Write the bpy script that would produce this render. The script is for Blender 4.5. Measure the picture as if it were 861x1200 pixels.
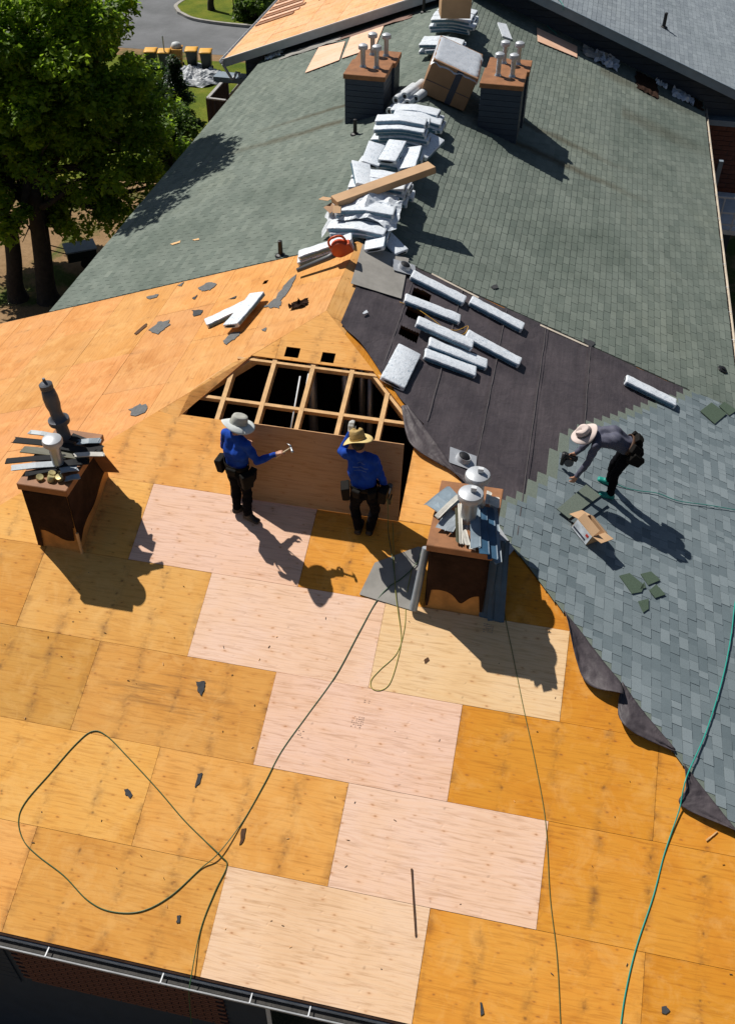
import bpy, math, random
import numpy as np
from mathutils import Vector, Matrix, noise

for o in list(bpy.data.objects):
    bpy.data.objects.remove(o)
SC = bpy.context.scene
COL = SC.collection

# ---------------------------------------------------------------- camera, sky, sun, exposure
cam = bpy.data.cameras.new('camera')
cam.sensor_fit = 'VERTICAL'
cam.sensor_height = 24.0
cam.lens = 22.765
cam.clip_end = 2000
cam.clip_start = 0.05
co = bpy.data.objects.new('camera', cam)
COL.objects.link(co)
co.location = (3.880, -2.839, 11.856)
co.rotation_euler = (math.radians(46.854), math.radians(-0.568), math.radians(11.810))
SC.camera = co

SUN_AZ, SUN_EL = -55.4, 51.0          # azimuth clockwise from +Y, elevation
w = bpy.data.worlds.new('World')
SC.world = w
w.use_nodes = True
nt = w.node_tree
sky = nt.nodes.new('ShaderNodeTexSky')
sky.sky_type = 'NISHITA'
sky.sun_disc = False
sky.sun_elevation = math.radians(SUN_EL)
sky.sun_rotation = math.radians(SUN_AZ % 360)
nt.links.new(sky.outputs[0], nt.nodes['Background'].inputs[0])
nt.nodes['Background'].inputs[1].default_value = 0.046
sl = bpy.data.lights.new('sun', 'SUN')
sl.energy = 5.0
sl.angle = math.radians(0.5)
sl.color = (1.0, 0.955, 0.88)
so = bpy.data.objects.new('sun', sl)
COL.objects.link(so)
_a, _e = math.radians(SUN_AZ), math.radians(SUN_EL)
SUNV = Vector((math.sin(_a)*math.cos(_e), math.cos(_a)*math.cos(_e), math.sin(_e)))
so.rotation_euler = SUNV.to_track_quat('Z', 'Y').to_euler()
so.location = (-30, 30, 60)
SC.view_settings.view_transform = 'Standard'
SC.view_settings.look = 'None'
SC.view_settings.exposure = 0.08
SC.view_settings.gamma = 1
SC.view_settings.use_curve_mapping = False

# ---------------------------------------------------------------- geometry of the place
TH = 0.34721
T = math.tan(TH); CT = math.cos(TH); ST = math.sin(TH)
UA, YA, ZA = 0.586, 10.145, 3.671     # hip apex; the ridge runs from here along +Y at x = UA
YB = 12.48                            # where the stripped front part meets the old roof
YW = 28.1                             # gable wall of the building behind
GZ = -5.5                             # ground level
FRM = {'h': (Vector((0, 0, 0)), Vector((1, 0, 0)), Vector((0, CT, ST))),
       'l': (Vector((UA, 0, ZA)), Vector((0, -1, 0)), Vector((CT, 0, ST))),
       'r': (Vector((UA, 0, ZA)), Vector((0, 1, 0)), Vector((-CT, 0, ST)))}

def P(k, a, b, h=0.0):
    O, e1, e2 = FRM[k]
    return O + e1*a + e2*b + e1.cross(e2)*h

def F(k, a, b, h=0.0, rot=0.0):
    O, e1, e2 = FRM[k]
    n = e1.cross(e2)
    c, s = math.cos(rot), math.sin(rot)
    x = e1*c + e2*s
    y = e2*c - e1*s
    p = P(k, a, b, h)
    return Matrix(((x.x, y.x, n.x, p.x), (x.y, y.y, n.y, p.y), (x.z, y.z, n.z, p.z), (0, 0, 0, 1)))

def TR(p, rz=0.0, rx=0.0, ry=0.0):
    return Matrix.Translation(Vector(p)) @ Matrix.Rotation(rz, 4, 'Z') @ Matrix.Rotation(ry, 4, 'Y') @ Matrix.Rotation(rx, 4, 'X')

def wm(o):
    m = o.matrix_parent_inverse @ o.matrix_basis
    return wm(o.parent) @ m if o.parent else m

def tag(o, label=None, cat=None, group=None, kind=None):
    if label: o['label'] = label
    if cat: o['category'] = cat
    if group: o['group'] = group
    if kind: o['kind'] = kind
    return o

def link(name, data, parent=None, mtx=None):
    o = bpy.data.objects.new(name, data)
    COL.objects.link(o)
    if parent is not None:
        o.parent = parent
        o.matrix_basis = wm(parent).inverted() @ (mtx if mtx is not None else Matrix())
    elif mtx is not None:
        o.matrix_basis = mtx
    return o

def thing(name, label, cat, mtx=None, group=None):
    o = link(name, None, None, mtx)
    o.empty_display_size = 0.2
    return tag(o, label, cat, group)

class MB:
    """collects shapes for one mesh"""
    def __init__(s):
        s.v = []; s.f = []; s.m = []; s.t = []
    def add(s, vs, fs, m=0, t=0.5):
        n = len(s.v)
        s.v += [tuple(q) for q in vs]
        s.f += [tuple(i+n for i in f) for f in fs]
        s.m += [m]*len(fs)
        s.t += [t]*len(fs)
        return s
    def box(s, c, d, M=None, m=0, t=0.5, taper=1.0):
        x, y, z = d[0]/2, d[1]/2, d[2]/2
        vs = [Vector((c[0]+i*x*(taper if k > 0 else 1), c[1]+j*y*(taper if k > 0 else 1), c[2]+k*z)) for k in (-1, 1) for j in (-1, 1) for i in (-1, 1)]
        if M: vs = [M @ q for q in vs]
        return s.add(vs, [(0, 2, 3, 1), (4, 5, 7, 6), (0, 1, 5, 4), (2, 6, 7, 3), (0, 4, 6, 2), (1, 3, 7, 5)], m, t)
    def bar(s, a, b, wd, th, up=(0, 0, 1), m=0, t=0.5):
        a, b = Vector(a), Vector(b)
        d = (b-a).normalized()
        u = Vector(up)
        x = d.cross(u)
        if x.length < 1e-4: x = d.cross(Vector((1, 0, 0)))
        x.normalize()
        z = x.cross(d)
        vs = []
        for p in (a, b):
            for i, j in ((-1, -1), (1, -1), (1, 1), (-1, 1)):
                vs.append(p + x*(i*wd/2) + z*(j*th/2))
        return s.add(vs, [(0, 1, 2, 3), (7, 6, 5, 4), (0, 4, 5, 1), (1, 5, 6, 2), (2, 6, 7, 3), (3, 7, 4, 0)], m, t)
    def prism(s, poly, z0, z1, M=None, m=0, t=0.5):
        n = len(poly)
        vs = [Vector((q[0], q[1], z0)) for q in poly] + [Vector((q[0], q[1], z1)) for q in poly]
        if M: vs = [M @ q for q in vs]
        fs = [tuple(reversed(range(n))), tuple(range(n, 2*n))] + [(i, (i+1) % n, n+(i+1) % n, n+i) for i in range(n)]
        return s.add(vs, fs, m, t)
    def tube(s, pts, r, seg=8, m=0, t=0.5, cap=True):
        pts = [Vector(q) for q in pts]
        n = len(pts)
        rr = r if isinstance(r, (list, tuple)) else [r]*n
        vs = []; fs = []
        px = None
        for i, q in enumerate(pts):
            d = (pts[min(i+1, n-1)] - pts[max(i-1, 0)])
            d = d.normalized() if d.length > 1e-9 else Vector((0, 0, 1))
            if px is None:
                px = d.orthogonal().normalized()
            px = (px - d*px.dot(d))
            px = px.normalized() if px.length > 1e-6 else d.orthogonal().normalized()
            py = d.cross(px)
            for k in range(seg):
                an = 2*math.pi*k/seg
                vs.append(q + px*(math.cos(an)*rr[i]) + py*(math.sin(an)*rr[i]))
        for i in range(n-1):
            for k in range(seg):
                a = i*seg+k; b = i*seg+(k+1) % seg
                fs.append((a, b, b+seg, a+seg))
        if cap:
            fs.append(tuple(reversed(range(seg))))
            fs.append(tuple(range((n-1)*seg, n*seg)))
        return s.add(vs, fs, m, t)
    def lathe(s, prof, seg=20, M=None, m=0, t=0.5):
        vs = []; fs = []
        for (r, z) in prof:
            for k in range(seg):
                an = 2*math.pi*k/seg
                vs.append(Vector((r*math.cos(an), r*math.sin(an), z)))
        if M: vs = [M @ q for q in vs]
        for i in range(len(prof)-1):
            for k in range(seg):
                a = i*seg+k; b = i*seg+(k+1) % seg
                fs.append((a, b, b+seg, a+seg))
        fs.append(tuple(reversed(range(seg))))
        fs.append(tuple(range((len(prof)-1)*seg, len(prof)*seg)))
        return s.add(vs, fs, m, t)
    def grid(s, fn, nu, nv, m=0, t=0.5):
        vs = [fn(i/nu, j/nv) for j in range(nv+1) for i in range(nu+1)]
        fs = [(j*(nu+1)+i, j*(nu+1)+i+1, (j+1)*(nu+1)+i+1, (j+1)*(nu+1)+i) for j in range(nv) for i in range(nu)]
        return s.add(vs, fs, m, t)
    def mesh(s, name, mats, smooth=False, tone=False):
        me = bpy.data.meshes.new(name)
        me.from_pydata(s.v, [], s.f)
        for q in (mats if isinstance(mats, (list, tuple)) else [mats]):
            me.materials.append(q)
        if any(s.m): me.polygons.foreach_set('material_index', s.m)
        if smooth: me.polygons.foreach_set('use_smooth', [True]*len(s.f))
        if tone:
            at = me.attributes.new('tone', 'FLOAT', 'FACE')
            at.data.foreach_set('value', s.t)
        me.update()
        return me
    def build(s, name, mats, parent=None, mtx=None, smooth=False, tone=False, local=False):
        """coordinates are world ones unless mtx or local is given"""
        me = s.mesh(name, mats, smooth, tone)
        if local and parent is not None:
            return link(name, me, parent, wm(parent) @ (mtx or Matrix()))
        return link(name, me, parent, mtx)

def autosmooth(o, ang=40):
    me = o.data
    me.polygons.foreach_set('use_smooth', [True]*len(me.polygons))
    try: me.set_sharp_from_angle(angle=math.radians(ang))
    except Exception: pass
    return o

def solidify(o, t, off=-1):
    md = o.modifiers.new('solid', 'SOLIDIFY'); md.thickness = t; md.offset = off
    return o

def bevel(o, wdt=0.006, seg=2):
    md = o.modifiers.new('bevel', 'BEVEL'); md.width = wdt; md.segments = seg; md.limit_method = 'ANGLE'
    return o

def spline(pts, n=6):
    """Catmull-Rom through the points"""
    pts = [Vector(q) for q in pts]
    ex = [pts[0]*2-pts[1]] + pts + [pts[-1]*2-pts[-2]]
    out = []
    for i in range(1, len(ex)-2):
        p0, p1, p2, p3 = ex[i-1:i+3]
        for k in range(n):
            t = k/n
            out.append(0.5*((2*p1) + (p2-p0)*t + (2*p0-5*p1+4*p2-p3)*t*t + (3*p1-p0-3*p2+p3)*t*t*t))
    out.append(pts[-1])
    return out

def clip(poly, nx, ny, d):
    """keep the part of a convex polygon where nx*x + ny*y <= d"""
    out = []
    n = len(poly)
    for i in range(n):
        a, b = poly[i], poly[(i+1) % n]
        da = nx*a[0]+ny*a[1]-d; db = nx*b[0]+ny*b[1]-d
        if da <= 0: out.append(a)
        if (da < 0 < db) or (db < 0 < da):
            t = da/(da-db)
            out.append((a[0]+(b[0]-a[0])*t, a[1]+(b[1]-a[1])*t))
    return out

def rect(x0, x1, y0, y1): return [(x0, y0), (x1, y0), (x1, y1), (x0, y1)]

def cut(polys, hole):
    """convex polygons minus an axis-aligned rectangle"""
    x0, x1, y0, y1 = hole
    out = []
    for p in polys:
        if max(q[0] for q in p) <= x0 or min(q[0] for q in p) >= x1 or max(q[1] for q in p) <= y0 or min(q[1] for q in p) >= y1:
            out.append(p); continue
        m = clip(clip(p, 1, 0, x1), -1, 0, -x0)
        for q in (clip(p, 1, 0, x0), clip(p, -1, 0, -x1), clip(m, 0, 1, y0) if m else [], clip(m, 0, -1, -y1) if m else []):
            if len(q) >= 3: out.append(q)
    return out

def area(p):
    return abs(sum(p[i][0]*p[(i+1) % len(p)][1]-p[(i+1) % len(p)][0]*p[i][1] for i in range(len(p))))/2

R = random.Random(7)

# ---------------------------------------------------------------- materials
class NT:
    def __init__(s, name):
        s.m = bpy.data.materials.new(name); s.m.use_nodes = True
        s.t = s.m.node_tree; s.b = s.t.nodes['Principled BSDF']
    def n(s, typ, **kw):
        q = s.t.nodes.new('ShaderNode'+typ)
        for k, v in kw.items(): setattr(q, k, v)
        return q
    def l(s, a, b): s.t.links.new(a, b)
    def val(s, sock, v):
        if hasattr(v, 'is_output'): s.l(v, sock)
        else: sock.default_value = v
    def math(s, op, a, b=None, c=None, clamp=False):
        q = s.n('Math', operation=op, use_clamp=clamp)
        s.val(q.inputs[0], a)
        if b is not None: s.val(q.inputs[1], b)
        if c is not None: s.val(q.inputs[2], c)
        return q.outputs[0]
    def mix(s, fac, a, b, mode='MIX'):
        q = s.n('Mix', data_type='RGBA', blend_type=mode)
        s.val(q.inputs[0], fac)
        for i, v in ((6, a), (7, b)):
            if hasattr(v, 'is_output'): s.l(v, q.inputs[i])
            else: q.inputs[i].default_value = (v[0], v[1], v[2], 1)
        return q.outputs[2]
    def coord(s, kind='Object', scale=(1, 1, 1), rnd=False):
        c = s.n('TexCoord').outputs[kind]
        mp = s.n('Mapping'); mp.inputs['Scale'].default_value = scale
        if rnd:
            oi = s.n('ObjectInfo')
            vm = s.n('VectorMath', operation='SCALE'); s.l(oi.outputs['Location'], vm.inputs[0]); vm.inputs['Scale'].default_value = 13.7
            va = s.n('VectorMath', operation='ADD'); s.l(c, va.inputs[0]); s.l(vm.outputs[0], va.inputs[1]); c = va.outputs[0]
        s.l(c, mp.inputs[0])
        return mp.outputs[0]
    def noise(s, vec, scale=5, detail=3, rough=0.55, dist=0.0):
        q = s.n('TexNoise'); s.l(vec, q.inputs['Vector'])
        q.inputs['Scale'].default_value = scale; q.inputs['Detail'].default_value = detail
        q.inputs['Roughness'].default_value = rough; q.inputs['Distortion'].default_value = dist
        return q.outputs['Fac']
    def ramp(s, fac, stops):
        q = s.n('ValToRGB'); s.l(fac, q.inputs[0])
        e = q.color_ramp.elements
        while len(e) < len(stops): e.new(0.5)
        for i, (p, c) in enumerate(stops):
            e[i].position = p
            e[i].color = (c, c, c, 1) if isinstance(c, (int, float)) else (*c, 1)
        return q.outputs[0]
    def bump(s, h, strength=0.3, dist=0.01):
        q = s.n('Bump'); q.inputs['Strength'].default_value = strength; q.inputs['Distance'].default_value = dist
        s.l(h, q.inputs['Height']); s.l(q.outputs[0], s.b.inputs['Normal'])
    def col(s, c): s.val(s.b.inputs['Base Color'], c if hasattr(c, 'is_output') else (*c, 1))
    def set(s, **kw):
        for k, v in kw.items(): s.b.inputs[k.replace('_', ' ')].default_value = v
        return s.m

MATS = {}
def plain(name, c, rough=0.6, metal=0.0, amt=0.25, sc=6.0, bump=0.15, bsc=40.0, rnd=True, spec=0.4):
    if name in MATS: return MATS[name]
    k = NT(name)
    v = k.coord('Object', rnd=rnd)
    f = k.noise(v, sc, 4, 0.6)
    a = tuple(x*(1-amt) for x in c); b = tuple(min(1, x*(1+amt)) for x in c)
    k.col(k.mix(k.ramp(f, [(0.25, 0), (0.75, 1)]), a, b))
    if bump: k.bump(k.noise(v, bsc, 2), bump, 0.01)
    MATS[name] = k.set(Roughness=rough, Metallic=metal, Specular_IOR_Level=spec)
    return MATS[name]

def plywood(name, stain, knots, nails=0.75):
    k = NT(name)
    oi = k.n('ObjectInfo')
    v = k.coord('Object', rnd=True)
    loc = k.n('TexCoord').outputs['Object']
    mp = k.n('Mapping'); mp.inputs['Scale'].default_value = (1.2, 14, 1); k.l(v, mp.inputs[0])
    g1 = k.noise(mp.outputs[0], 2.2, 6, 0.62, 0.5)
    mp2 = k.n('Mapping'); mp2.inputs['Scale'].default_value = (0.55, 2.6, 1); k.l(v, mp2.inputs[0])
    wv = k.n('TexWave', wave_type='BANDS', bands_direction='Y'); k.l(mp2.outputs[0], wv.inputs['Vector'])
    wv.inputs['Scale'].default_value = 1.6; wv.inputs['Distortion'].default_value = 14; wv.inputs['Detail'].default_value = 2; wv.inputs['Detail Scale'].default_value = 0.7
    blot = k.noise(v, 1.1, 4, 0.6)
    c = k.mix(0.6, oi.outputs['Color'], k.ramp(g1, [(0.3, (0.62, 0.52, 0.42)), (0.5, (1, 1, 1)), (0.72, (1.0, 1.0, 1.0))]), 'MULTIPLY')
    c = k.mix(0.22 if knots < 1 else 0.30, c, k.ramp(wv.outputs['Fac'], [(0.0, (1, 0.86, 0.72)), (0.5, (1, 1, 1)), (0.85, (1, 0.97, 0.93)), (1, (0.72, 0.52, 0.38))]), 'MULTIPLY')
    c = k.mix(0.75 if stain else 0.35, c, k.ramp(blot, [(0.28, (0.78, 0.62, 0.34)), (0.45, (0.98, 0.90, 0.72)), (0.6, (1, 1, 1)), (0.78, (1.0, 1.0, 1.0))]), 'MULTIPLY')
    if stain:
        pat = k.ramp(k.noise(v, 2.6, 5, 0.7, 0.6), [(0.50, 0), (0.66, 1)])
        c = k.mix(k.math('MULTIPLY', pat, 0.38), c, k.mix(0.4, oi.outputs['Color'], (0.95, 0.60, 0.24)))
    # knots
    mk = k.n('Mapping'); mk.inputs['Scale'].default_value = (2.3, 4.6, 1); k.l(v, mk.inputs[0])
    dn = k.n('TexNoise'); k.l(v, dn.inputs['Vector']); dn.inputs['Scale'].default_value = 9; 
    dm = k.n('VectorMath', operation='MULTIPLY_ADD'); k.l(dn.outputs['Color'], dm.inputs[0]); dm.inputs[1].default_value = (0.12, 0.12, 0); k.l(mk.outputs[0], dm.inputs[2])
    vo = k.n('TexVoronoi', voronoi_dimensions='2D'); k.l(dm.outputs[0], vo.inputs['Vector']); vo.inputs['Scale'].default_value = 1.5
    kn = k.ramp(vo.outputs['Distance'], [(0.0, 1), (0.035, 0.8), (0.085, 0.18), (0.13, 0)])
    sp = k.n('SeparateColor'); k.l(vo.outputs['Color'], sp.inputs[0])
    gate = k.math('GREATER_THAN', sp.outputs[0], 0.35)
    amp = k.math('MULTIPLY', gate, k.math('ADD', k.math('MULTIPLY', sp.outputs[1], 0.85), 0.10))
    c = k.mix(k.math('MULTIPLY', k.math('MULTIPLY', kn, amp), knots), c, (0.30, 0.12, 0.03) if stain else (0.42, 0.19, 0.085))
    halo = k.ramp(vo.outputs['Distance'], [(0.0, 1), (0.12, 0.7), (0.26, 0)])
    c = k.mix(k.math('MULTIPLY', k.math('MULTIPLY', halo, amp), 0.35), c, k.mix(1.0, c, (0.92, 0.74, 0.52), 'MULTIPLY'))
    # nail heads on the rafter lines and weathering along them
    sx = k.n('SeparateXYZ'); k.l(loc, sx.inputs[0])
    fx = k.math('MULTIPLY', k.math('SUBTRACT', k.math('FRACT', k.math('ADD', k.math('DIVIDE', sx.outputs[0], 0.61), 0.5)), 0.5), 0.61)
    fx = k.math('ADD', fx, k.math('MULTIPLY', k.math('SUBTRACT', k.noise(v, 5, 1), 0.5), 0.09))
    fy = k.math('MULTIPLY', k.math('SUBTRACT', k.math('FRACT', k.math('ADD', k.math('DIVIDE', sx.outputs[1], 0.203), k.math('MULTIPLY', k.noise(v, 1.3, 2), 2.2))), 0.5), 0.203)
    d = k.math('SQRT', k.math('ADD', k.math('MULTIPLY', fx, fx), k.math('MULTIPLY', fy, fy)))
    nail = k.ramp(d, [(0.0, 1), (0.008, 0.9), (0.02, 0.25 if stain else 0.1), (0.035, 0)])
    ng = k.ramp(k.noise(v, 7.0, 1), [(0.48, 0.0), (0.62, 1)])
    c = k.mix(k.math('MULTIPLY', k.math('MULTIPLY', nail, nails), ng), c, (0.10, 0.045, 0.02))
    if stain:
        band = k.ramp(k.math('ABSOLUTE', fx), [(0.0, 1), (0.05, 0.5), (0.10, 0)])
        sm = k.math('MULTIPLY', band, k.ramp(k.noise(v, 4.5, 5, 0.7), [(0.45, 0), (0.72, 1)]))
        c = k.mix(k.math('MULTIPLY', sm, stain), c, (0.12, 0.05, 0.02))
        spk = k.ramp(k.noise(v, 26, 3, 0.7), [(0.66, 0), (0.76, 1)])
        c = k.mix(k.math('MULTIPLY', spk, 0.35*stain), c, (0.16, 0.07, 0.03))
    if stain > 0.5:
        # one old water stain: dark streaks along the grain on the left of the front slope
        gp = k.n('NewGeometry').outputs['Position']
        gs = k.n('SeparateXYZ'); k.l(gp, gs.inputs[0])
        ex = k.math('DIVIDE', k.math('SUBTRACT', gs.outputs[0], (-0.132, 4.090, 1.480)[0]), 1.0)
        ey = k.math('DIVIDE', k.math('SUBTRACT', gs.outputs[1], (-0.132, 4.090, 1.480)[1]), 0.36)
        rr = k.math('ADD', k.math('MULTIPLY', ex, ex), k.math('MULTIPLY', ey, ey))
        mps = k.n('Mapping'); mps.inputs['Scale'].default_value = (0.9, 13, 1); k.l(gp, mps.inputs[0])
        stk = k.ramp(k.noise(mps.outputs[0], 1.0, 4, 0.6), [(0.48, 0), (0.68, 1)])
        c = k.mix(k.math('MULTIPLY', k.ramp(rr, [(0.0, 0.8), (0.5, 0.6), (1.0, 0)]), stk), c, (0.13, 0.055, 0.02))
    k.col(c)
    k.bump(k.math('ADD', g1, k.math('MULTIPLY', nail, -1.2)), 0.25, 0.006)
    return k.set(Roughness=0.75, Specular_IOR_Level=0.25)

M_PLY_OLD = plywood('weathered_plywood', 0.7, 0.9, 0.6)
M_PLY_SMOOTH = plywood('weathered_plywood_smooth', 0.3, 0.3, 0.4)
M_PLY_NEW = plywood('new_plywood', 0.0, 0.9, 0.3)

def shingle(name, lo, hi, blotch, streaks, gran=0.5, fleck=None):
    k = NT(name)
    at = k.n('Attribute', attribute_name='tone').outputs['Fac']
    geo = k.n('NewGeometry').outputs['Position']
    c = k.mix(at, lo, hi)
    big = k.noise(geo, 0.35, 5, 0.6, 0.4)
    c = k.mix(blotch, c, k.ramp(big, [(0.3, (0.62, 0.66, 0.64)), (0.55, (1, 1, 1)), (0.75, (1, 0.98, 0.92))]), 'MULTIPLY')
    med = k.noise(geo, 2.3, 5, 0.7)
    c = k.mix(blotch*0.7, c, k.ramp(med, [(0.32, (0.70, 0.70, 0.70)), (0.6, (1, 1, 1))]), 'MULTIPLY')
    fine = k.noise(geo, 130, 2, 0.8)
    c = k.mix(gran, c, k.ramp(fine, [(0.3, 0.55), (0.5, 1.0), (0.7, 1.25)]), 'MULTIPLY')
    if streaks:
        sx = k.n('SeparateXYZ'); k.l(geo, sx.inputs[0])
        wob = k.math('MULTIPLY', k.math('SUBTRACT', k.noise(geo, 1.5, 3), 0.5), 0.35)
        yy = k.math('ADD', sx.outputs[1], wob)
        tot = None
        for (y0, slope, wd, x0, x1, amp) in streaks:
            # a rust run that starts below a chimney corner at x0 and fades by x1
            t = k.math('DIVIDE', k.math('SUBTRACT', sx.outputs[0], x0), x1-x0)
            along = k.ramp(t, [(0.0, 0), (0.03, 1), (0.5, 0.75), (1.0, 0)])
            yc = k.math('ADD', k.math('MULTIPLY', k.math('SUBTRACT', sx.outputs[0], x0), slope), y0)
            dy = k.math('ABSOLUTE', k.math('SUBTRACT', yy, yc))
            ac = k.ramp(k.math('DIVIDE', dy, wd), [(0.0, 1), (0.4, 0.7), (1.0, 0)])
            q = k.math('MULTIPLY', k.math('MULTIPLY', along, ac), amp)
            tot = q if tot is None else k.math('MAXIMUM', tot, q)
        c = k.mix(tot, c, (0.060, 0.045, 0.022))
    k.col(c)
    k.bump(fine, 0.35, 0.004)
    return k.set(Roughness=0.92, Specular_IOR_Level=0.15)

M_SH_NEW = shingle('new_grey_shingle', (0.135, 0.172, 0.190), (0.240, 0.285, 0.305), 0.30, [])
M_SH_OLD = shingle('old_green_shingle', (0.128, 0.156, 0.136), (0.208, 0.238, 0.206), 0.75,
                   [(19.35, 0.03, 0.22, 2.6, 6.2, 0.85), (20.6, 0.03, 0.20, 2.7, 5.8, 0.7),
                    (19.35, 0.03, 0.26, -1.2, -4.8, 0.75), (20.5, 0.03, 0.18, -1.2, -3.9, 0.75), (26.6, 0.0, 0.5, 4.5, 8.2, 0.55), (24.2, 0.0, 0.6, 5.2, 8.2, 0.4)])
M_SH_FAR = shingle('pale_grey_shingle', (0.19, 0.22, 0.25), (0.30, 0.34, 0.37), 0.3, [])

def felt_mat():
    k = NT('roofing_felt')
    g = k.n('NewGeometry').outputs['Position']
    c = k.mix(k.ramp(k.noise(g, 1.4, 5, 0.65, 0.5), [(0.3, 0), (0.7, 1)]), (0.046, 0.038, 0.044), (0.088, 0.072, 0.078))
    mp = k.n('Mapping'); mp.inputs['Scale'].default_value = (26, 1.4, 26); k.l(g, mp.inputs[0])
    c = k.mix(0.30, c, k.ramp(k.noise(mp.outputs[0], 1.0, 3, 0.6), [(0.35, 0.55), (0.65, 1.2)]), 'MULTIPLY')
    scf = k.ramp(k.noise(g, 9, 5, 0.75, 1.0), [(0.64, 0), (0.76, 1)])
    c = k.mix(k.math('MULTIPLY', scf, 0.35), c, (0.17, 0.15, 0.145))
    k.col(c)
    wr = k.math('ADD', k.noise(g, 3.2, 3, 0.5, 1.6), k.math('MULTIPLY', k.noise(g, 12, 3, 0.6, 1.0), 0.35))
    k.bump(wr, 0.32, 0.04)
    return k.set(Roughness=0.6, Specular_IOR_Level=0.4)
M_FELT = felt_mat()
M_FELT_GREY = plain('grey_felt', (0.30, 0.285, 0.26), 0.8, amt=0.2, sc=3.0, bump=0.2, bsc=20)
M_WHITE = plain('white_paint', (0.62, 0.64, 0.66), 0.45, amt=0.12, bump=0.05)
M_CREAM = plain('cream_gutter_paint', (0.60, 0.52, 0.42), 0.5, amt=0.25, sc=3, bump=0.05)
M_NAVY = plain('navy_siding', (0.030, 0.045, 0.070), 0.6, amt=0.15, sc=3)
M_TRIM = plain('blue_grey_trim', (0.20, 0.25, 0.30), 0.55, amt=0.12, sc=3)
M_LUMBER = plain('rafter_lumber', (0.68, 0.41, 0.18), 0.7, amt=0.22, sc=9, bump=0.15)
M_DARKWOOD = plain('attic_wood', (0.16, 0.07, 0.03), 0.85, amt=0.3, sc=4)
M_ATTIC = plain('attic_painted_dark', (0.022, 0.016, 0.013), 0.95, amt=0.4, sc=4)  # near-black colour paints the attic's darkness onto floor and partition
M_RUST = plain('rusty_brown_metal', (0.27, 0.115, 0.045), 0.6, amt=0.3, sc=5, bump=0.1)
M_BROWNFELT = plain('brown_weathered_felt', (0.034, 0.018, 0.012), 0.9, amt=0.45, sc=5, bump=0.4, bsc=24, spec=0.1)
M_STEEL = plain('galvanised_steel', (0.42, 0.44, 0.46), 0.42, metal=0.75, amt=0.2, sc=5, bump=0.08)
M_CAPGREY = plain('pale_grey_cap', (0.45, 0.47, 0.50), 0.45, metal=0.3, amt=0.15, sc=6, bump=0.05)
M_BLACK = plain('black_metal', (0.012, 0.012, 0.014), 0.5, amt=0.2, bump=0.05)
M_GUTTERIN = plain('dark_trough_floor', (0.030, 0.027, 0.024), 0.7, amt=0.6, sc=14, bump=0.5, bsc=30)
M_GLASS = plain('dark_window_glass', (0.010, 0.012, 0.016), 0.08, amt=0.1, bump=0, spec=0.6)

def brick_mat():
    k = NT('red_brick')
    v = k.coord('Object')
    f = k.noise(v, 9, 3)
    k.col(k.mix(f, (0.085, 0.030, 0.020), (0.20, 0.075, 0.048)))
    k.bump(k.noise(v, 60, 2), 0.4, 0.01)
    return k.set(Roughness=0.85)
M_BRICK = brick_mat()
M_MORTAR = plain('mortar', (0.10, 0.085, 0.075), 0.9)

# ---------------------------------------------------------------- ground, road, lawn
def ground_mat():
    k = NT('bare_earth')
    g = k.n('NewGeometry').outputs['Position']
    n1 = k.noise(g, 0.45, 5, 0.6, 0.6)
    c = k.ramp(n1, [(0.38, (0.075, 0.10, 0.022)), (0.50, (0.26, 0.165, 0.085)), (0.7, (0.34, 0.22, 0.125))])
    c = k.mix(0.5, c, k.ramp(k.noise(g, 6, 4, 0.7), [(0.3, 0.55), (0.6, 1.1)]), 'MULTIPLY')
    k.col(c)
    k.bump(k.noise(g, 18, 4), 0.5, 0.04)
    return k.set(Roughness=0.95, Specular_IOR_Level=0.1)
def lawn_mat():
    k = NT('lawn')
    g = k.n('NewGeometry').outputs['Position']
    c = k.ramp(k.noise(g, 0.7, 5, 0.65), [(0.3, (0.075, 0.13, 0.016)), (0.55, (0.17, 0.20, 0.024)), (0.75, (0.27, 0.25, 0.045))])
    c = k.mix(0.6, c, k.ramp(k.noise(g, 14, 4, 0.8), [(0.3, 0.45), (0.65, 1.2)]), 'MULTIPLY')
    k.col(c)
    k.bump(k.noise(g, 40, 4), 0.8, 0.06)
    return k.set(Roughness=0.95, Specular_IOR_Level=0.1)
def road_mat():
    k = NT('asphalt')
    g = k.n('NewGeometry').outputs['Position']
    c = k.ramp(k.noise(g, 0.5, 5, 0.65), [(0.3, (0.12, 0.125, 0.13)), (0.7, (0.19, 0.195, 0.205))])
    c = k.mix(0.5, c, k.ramp(k.noise(g, 60, 3, 0.8), [(0.3, 0.6), (0.7, 1.25)]), 'MULTIPLY')
    k.col(c)
    k.bump(k.noise(g, 90, 2), 0.4, 0.01)
    return k.set(Roughness=0.9, Specular_IOR_Level=0.2)
M_GROUND, M_LAWN, M_ROAD = ground_mat(), lawn_mat(), road_mat()
M_KERB = plain('concrete_kerb', (0.33, 0.31, 0.28), 0.9, amt=0.25, sc=3)

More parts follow.
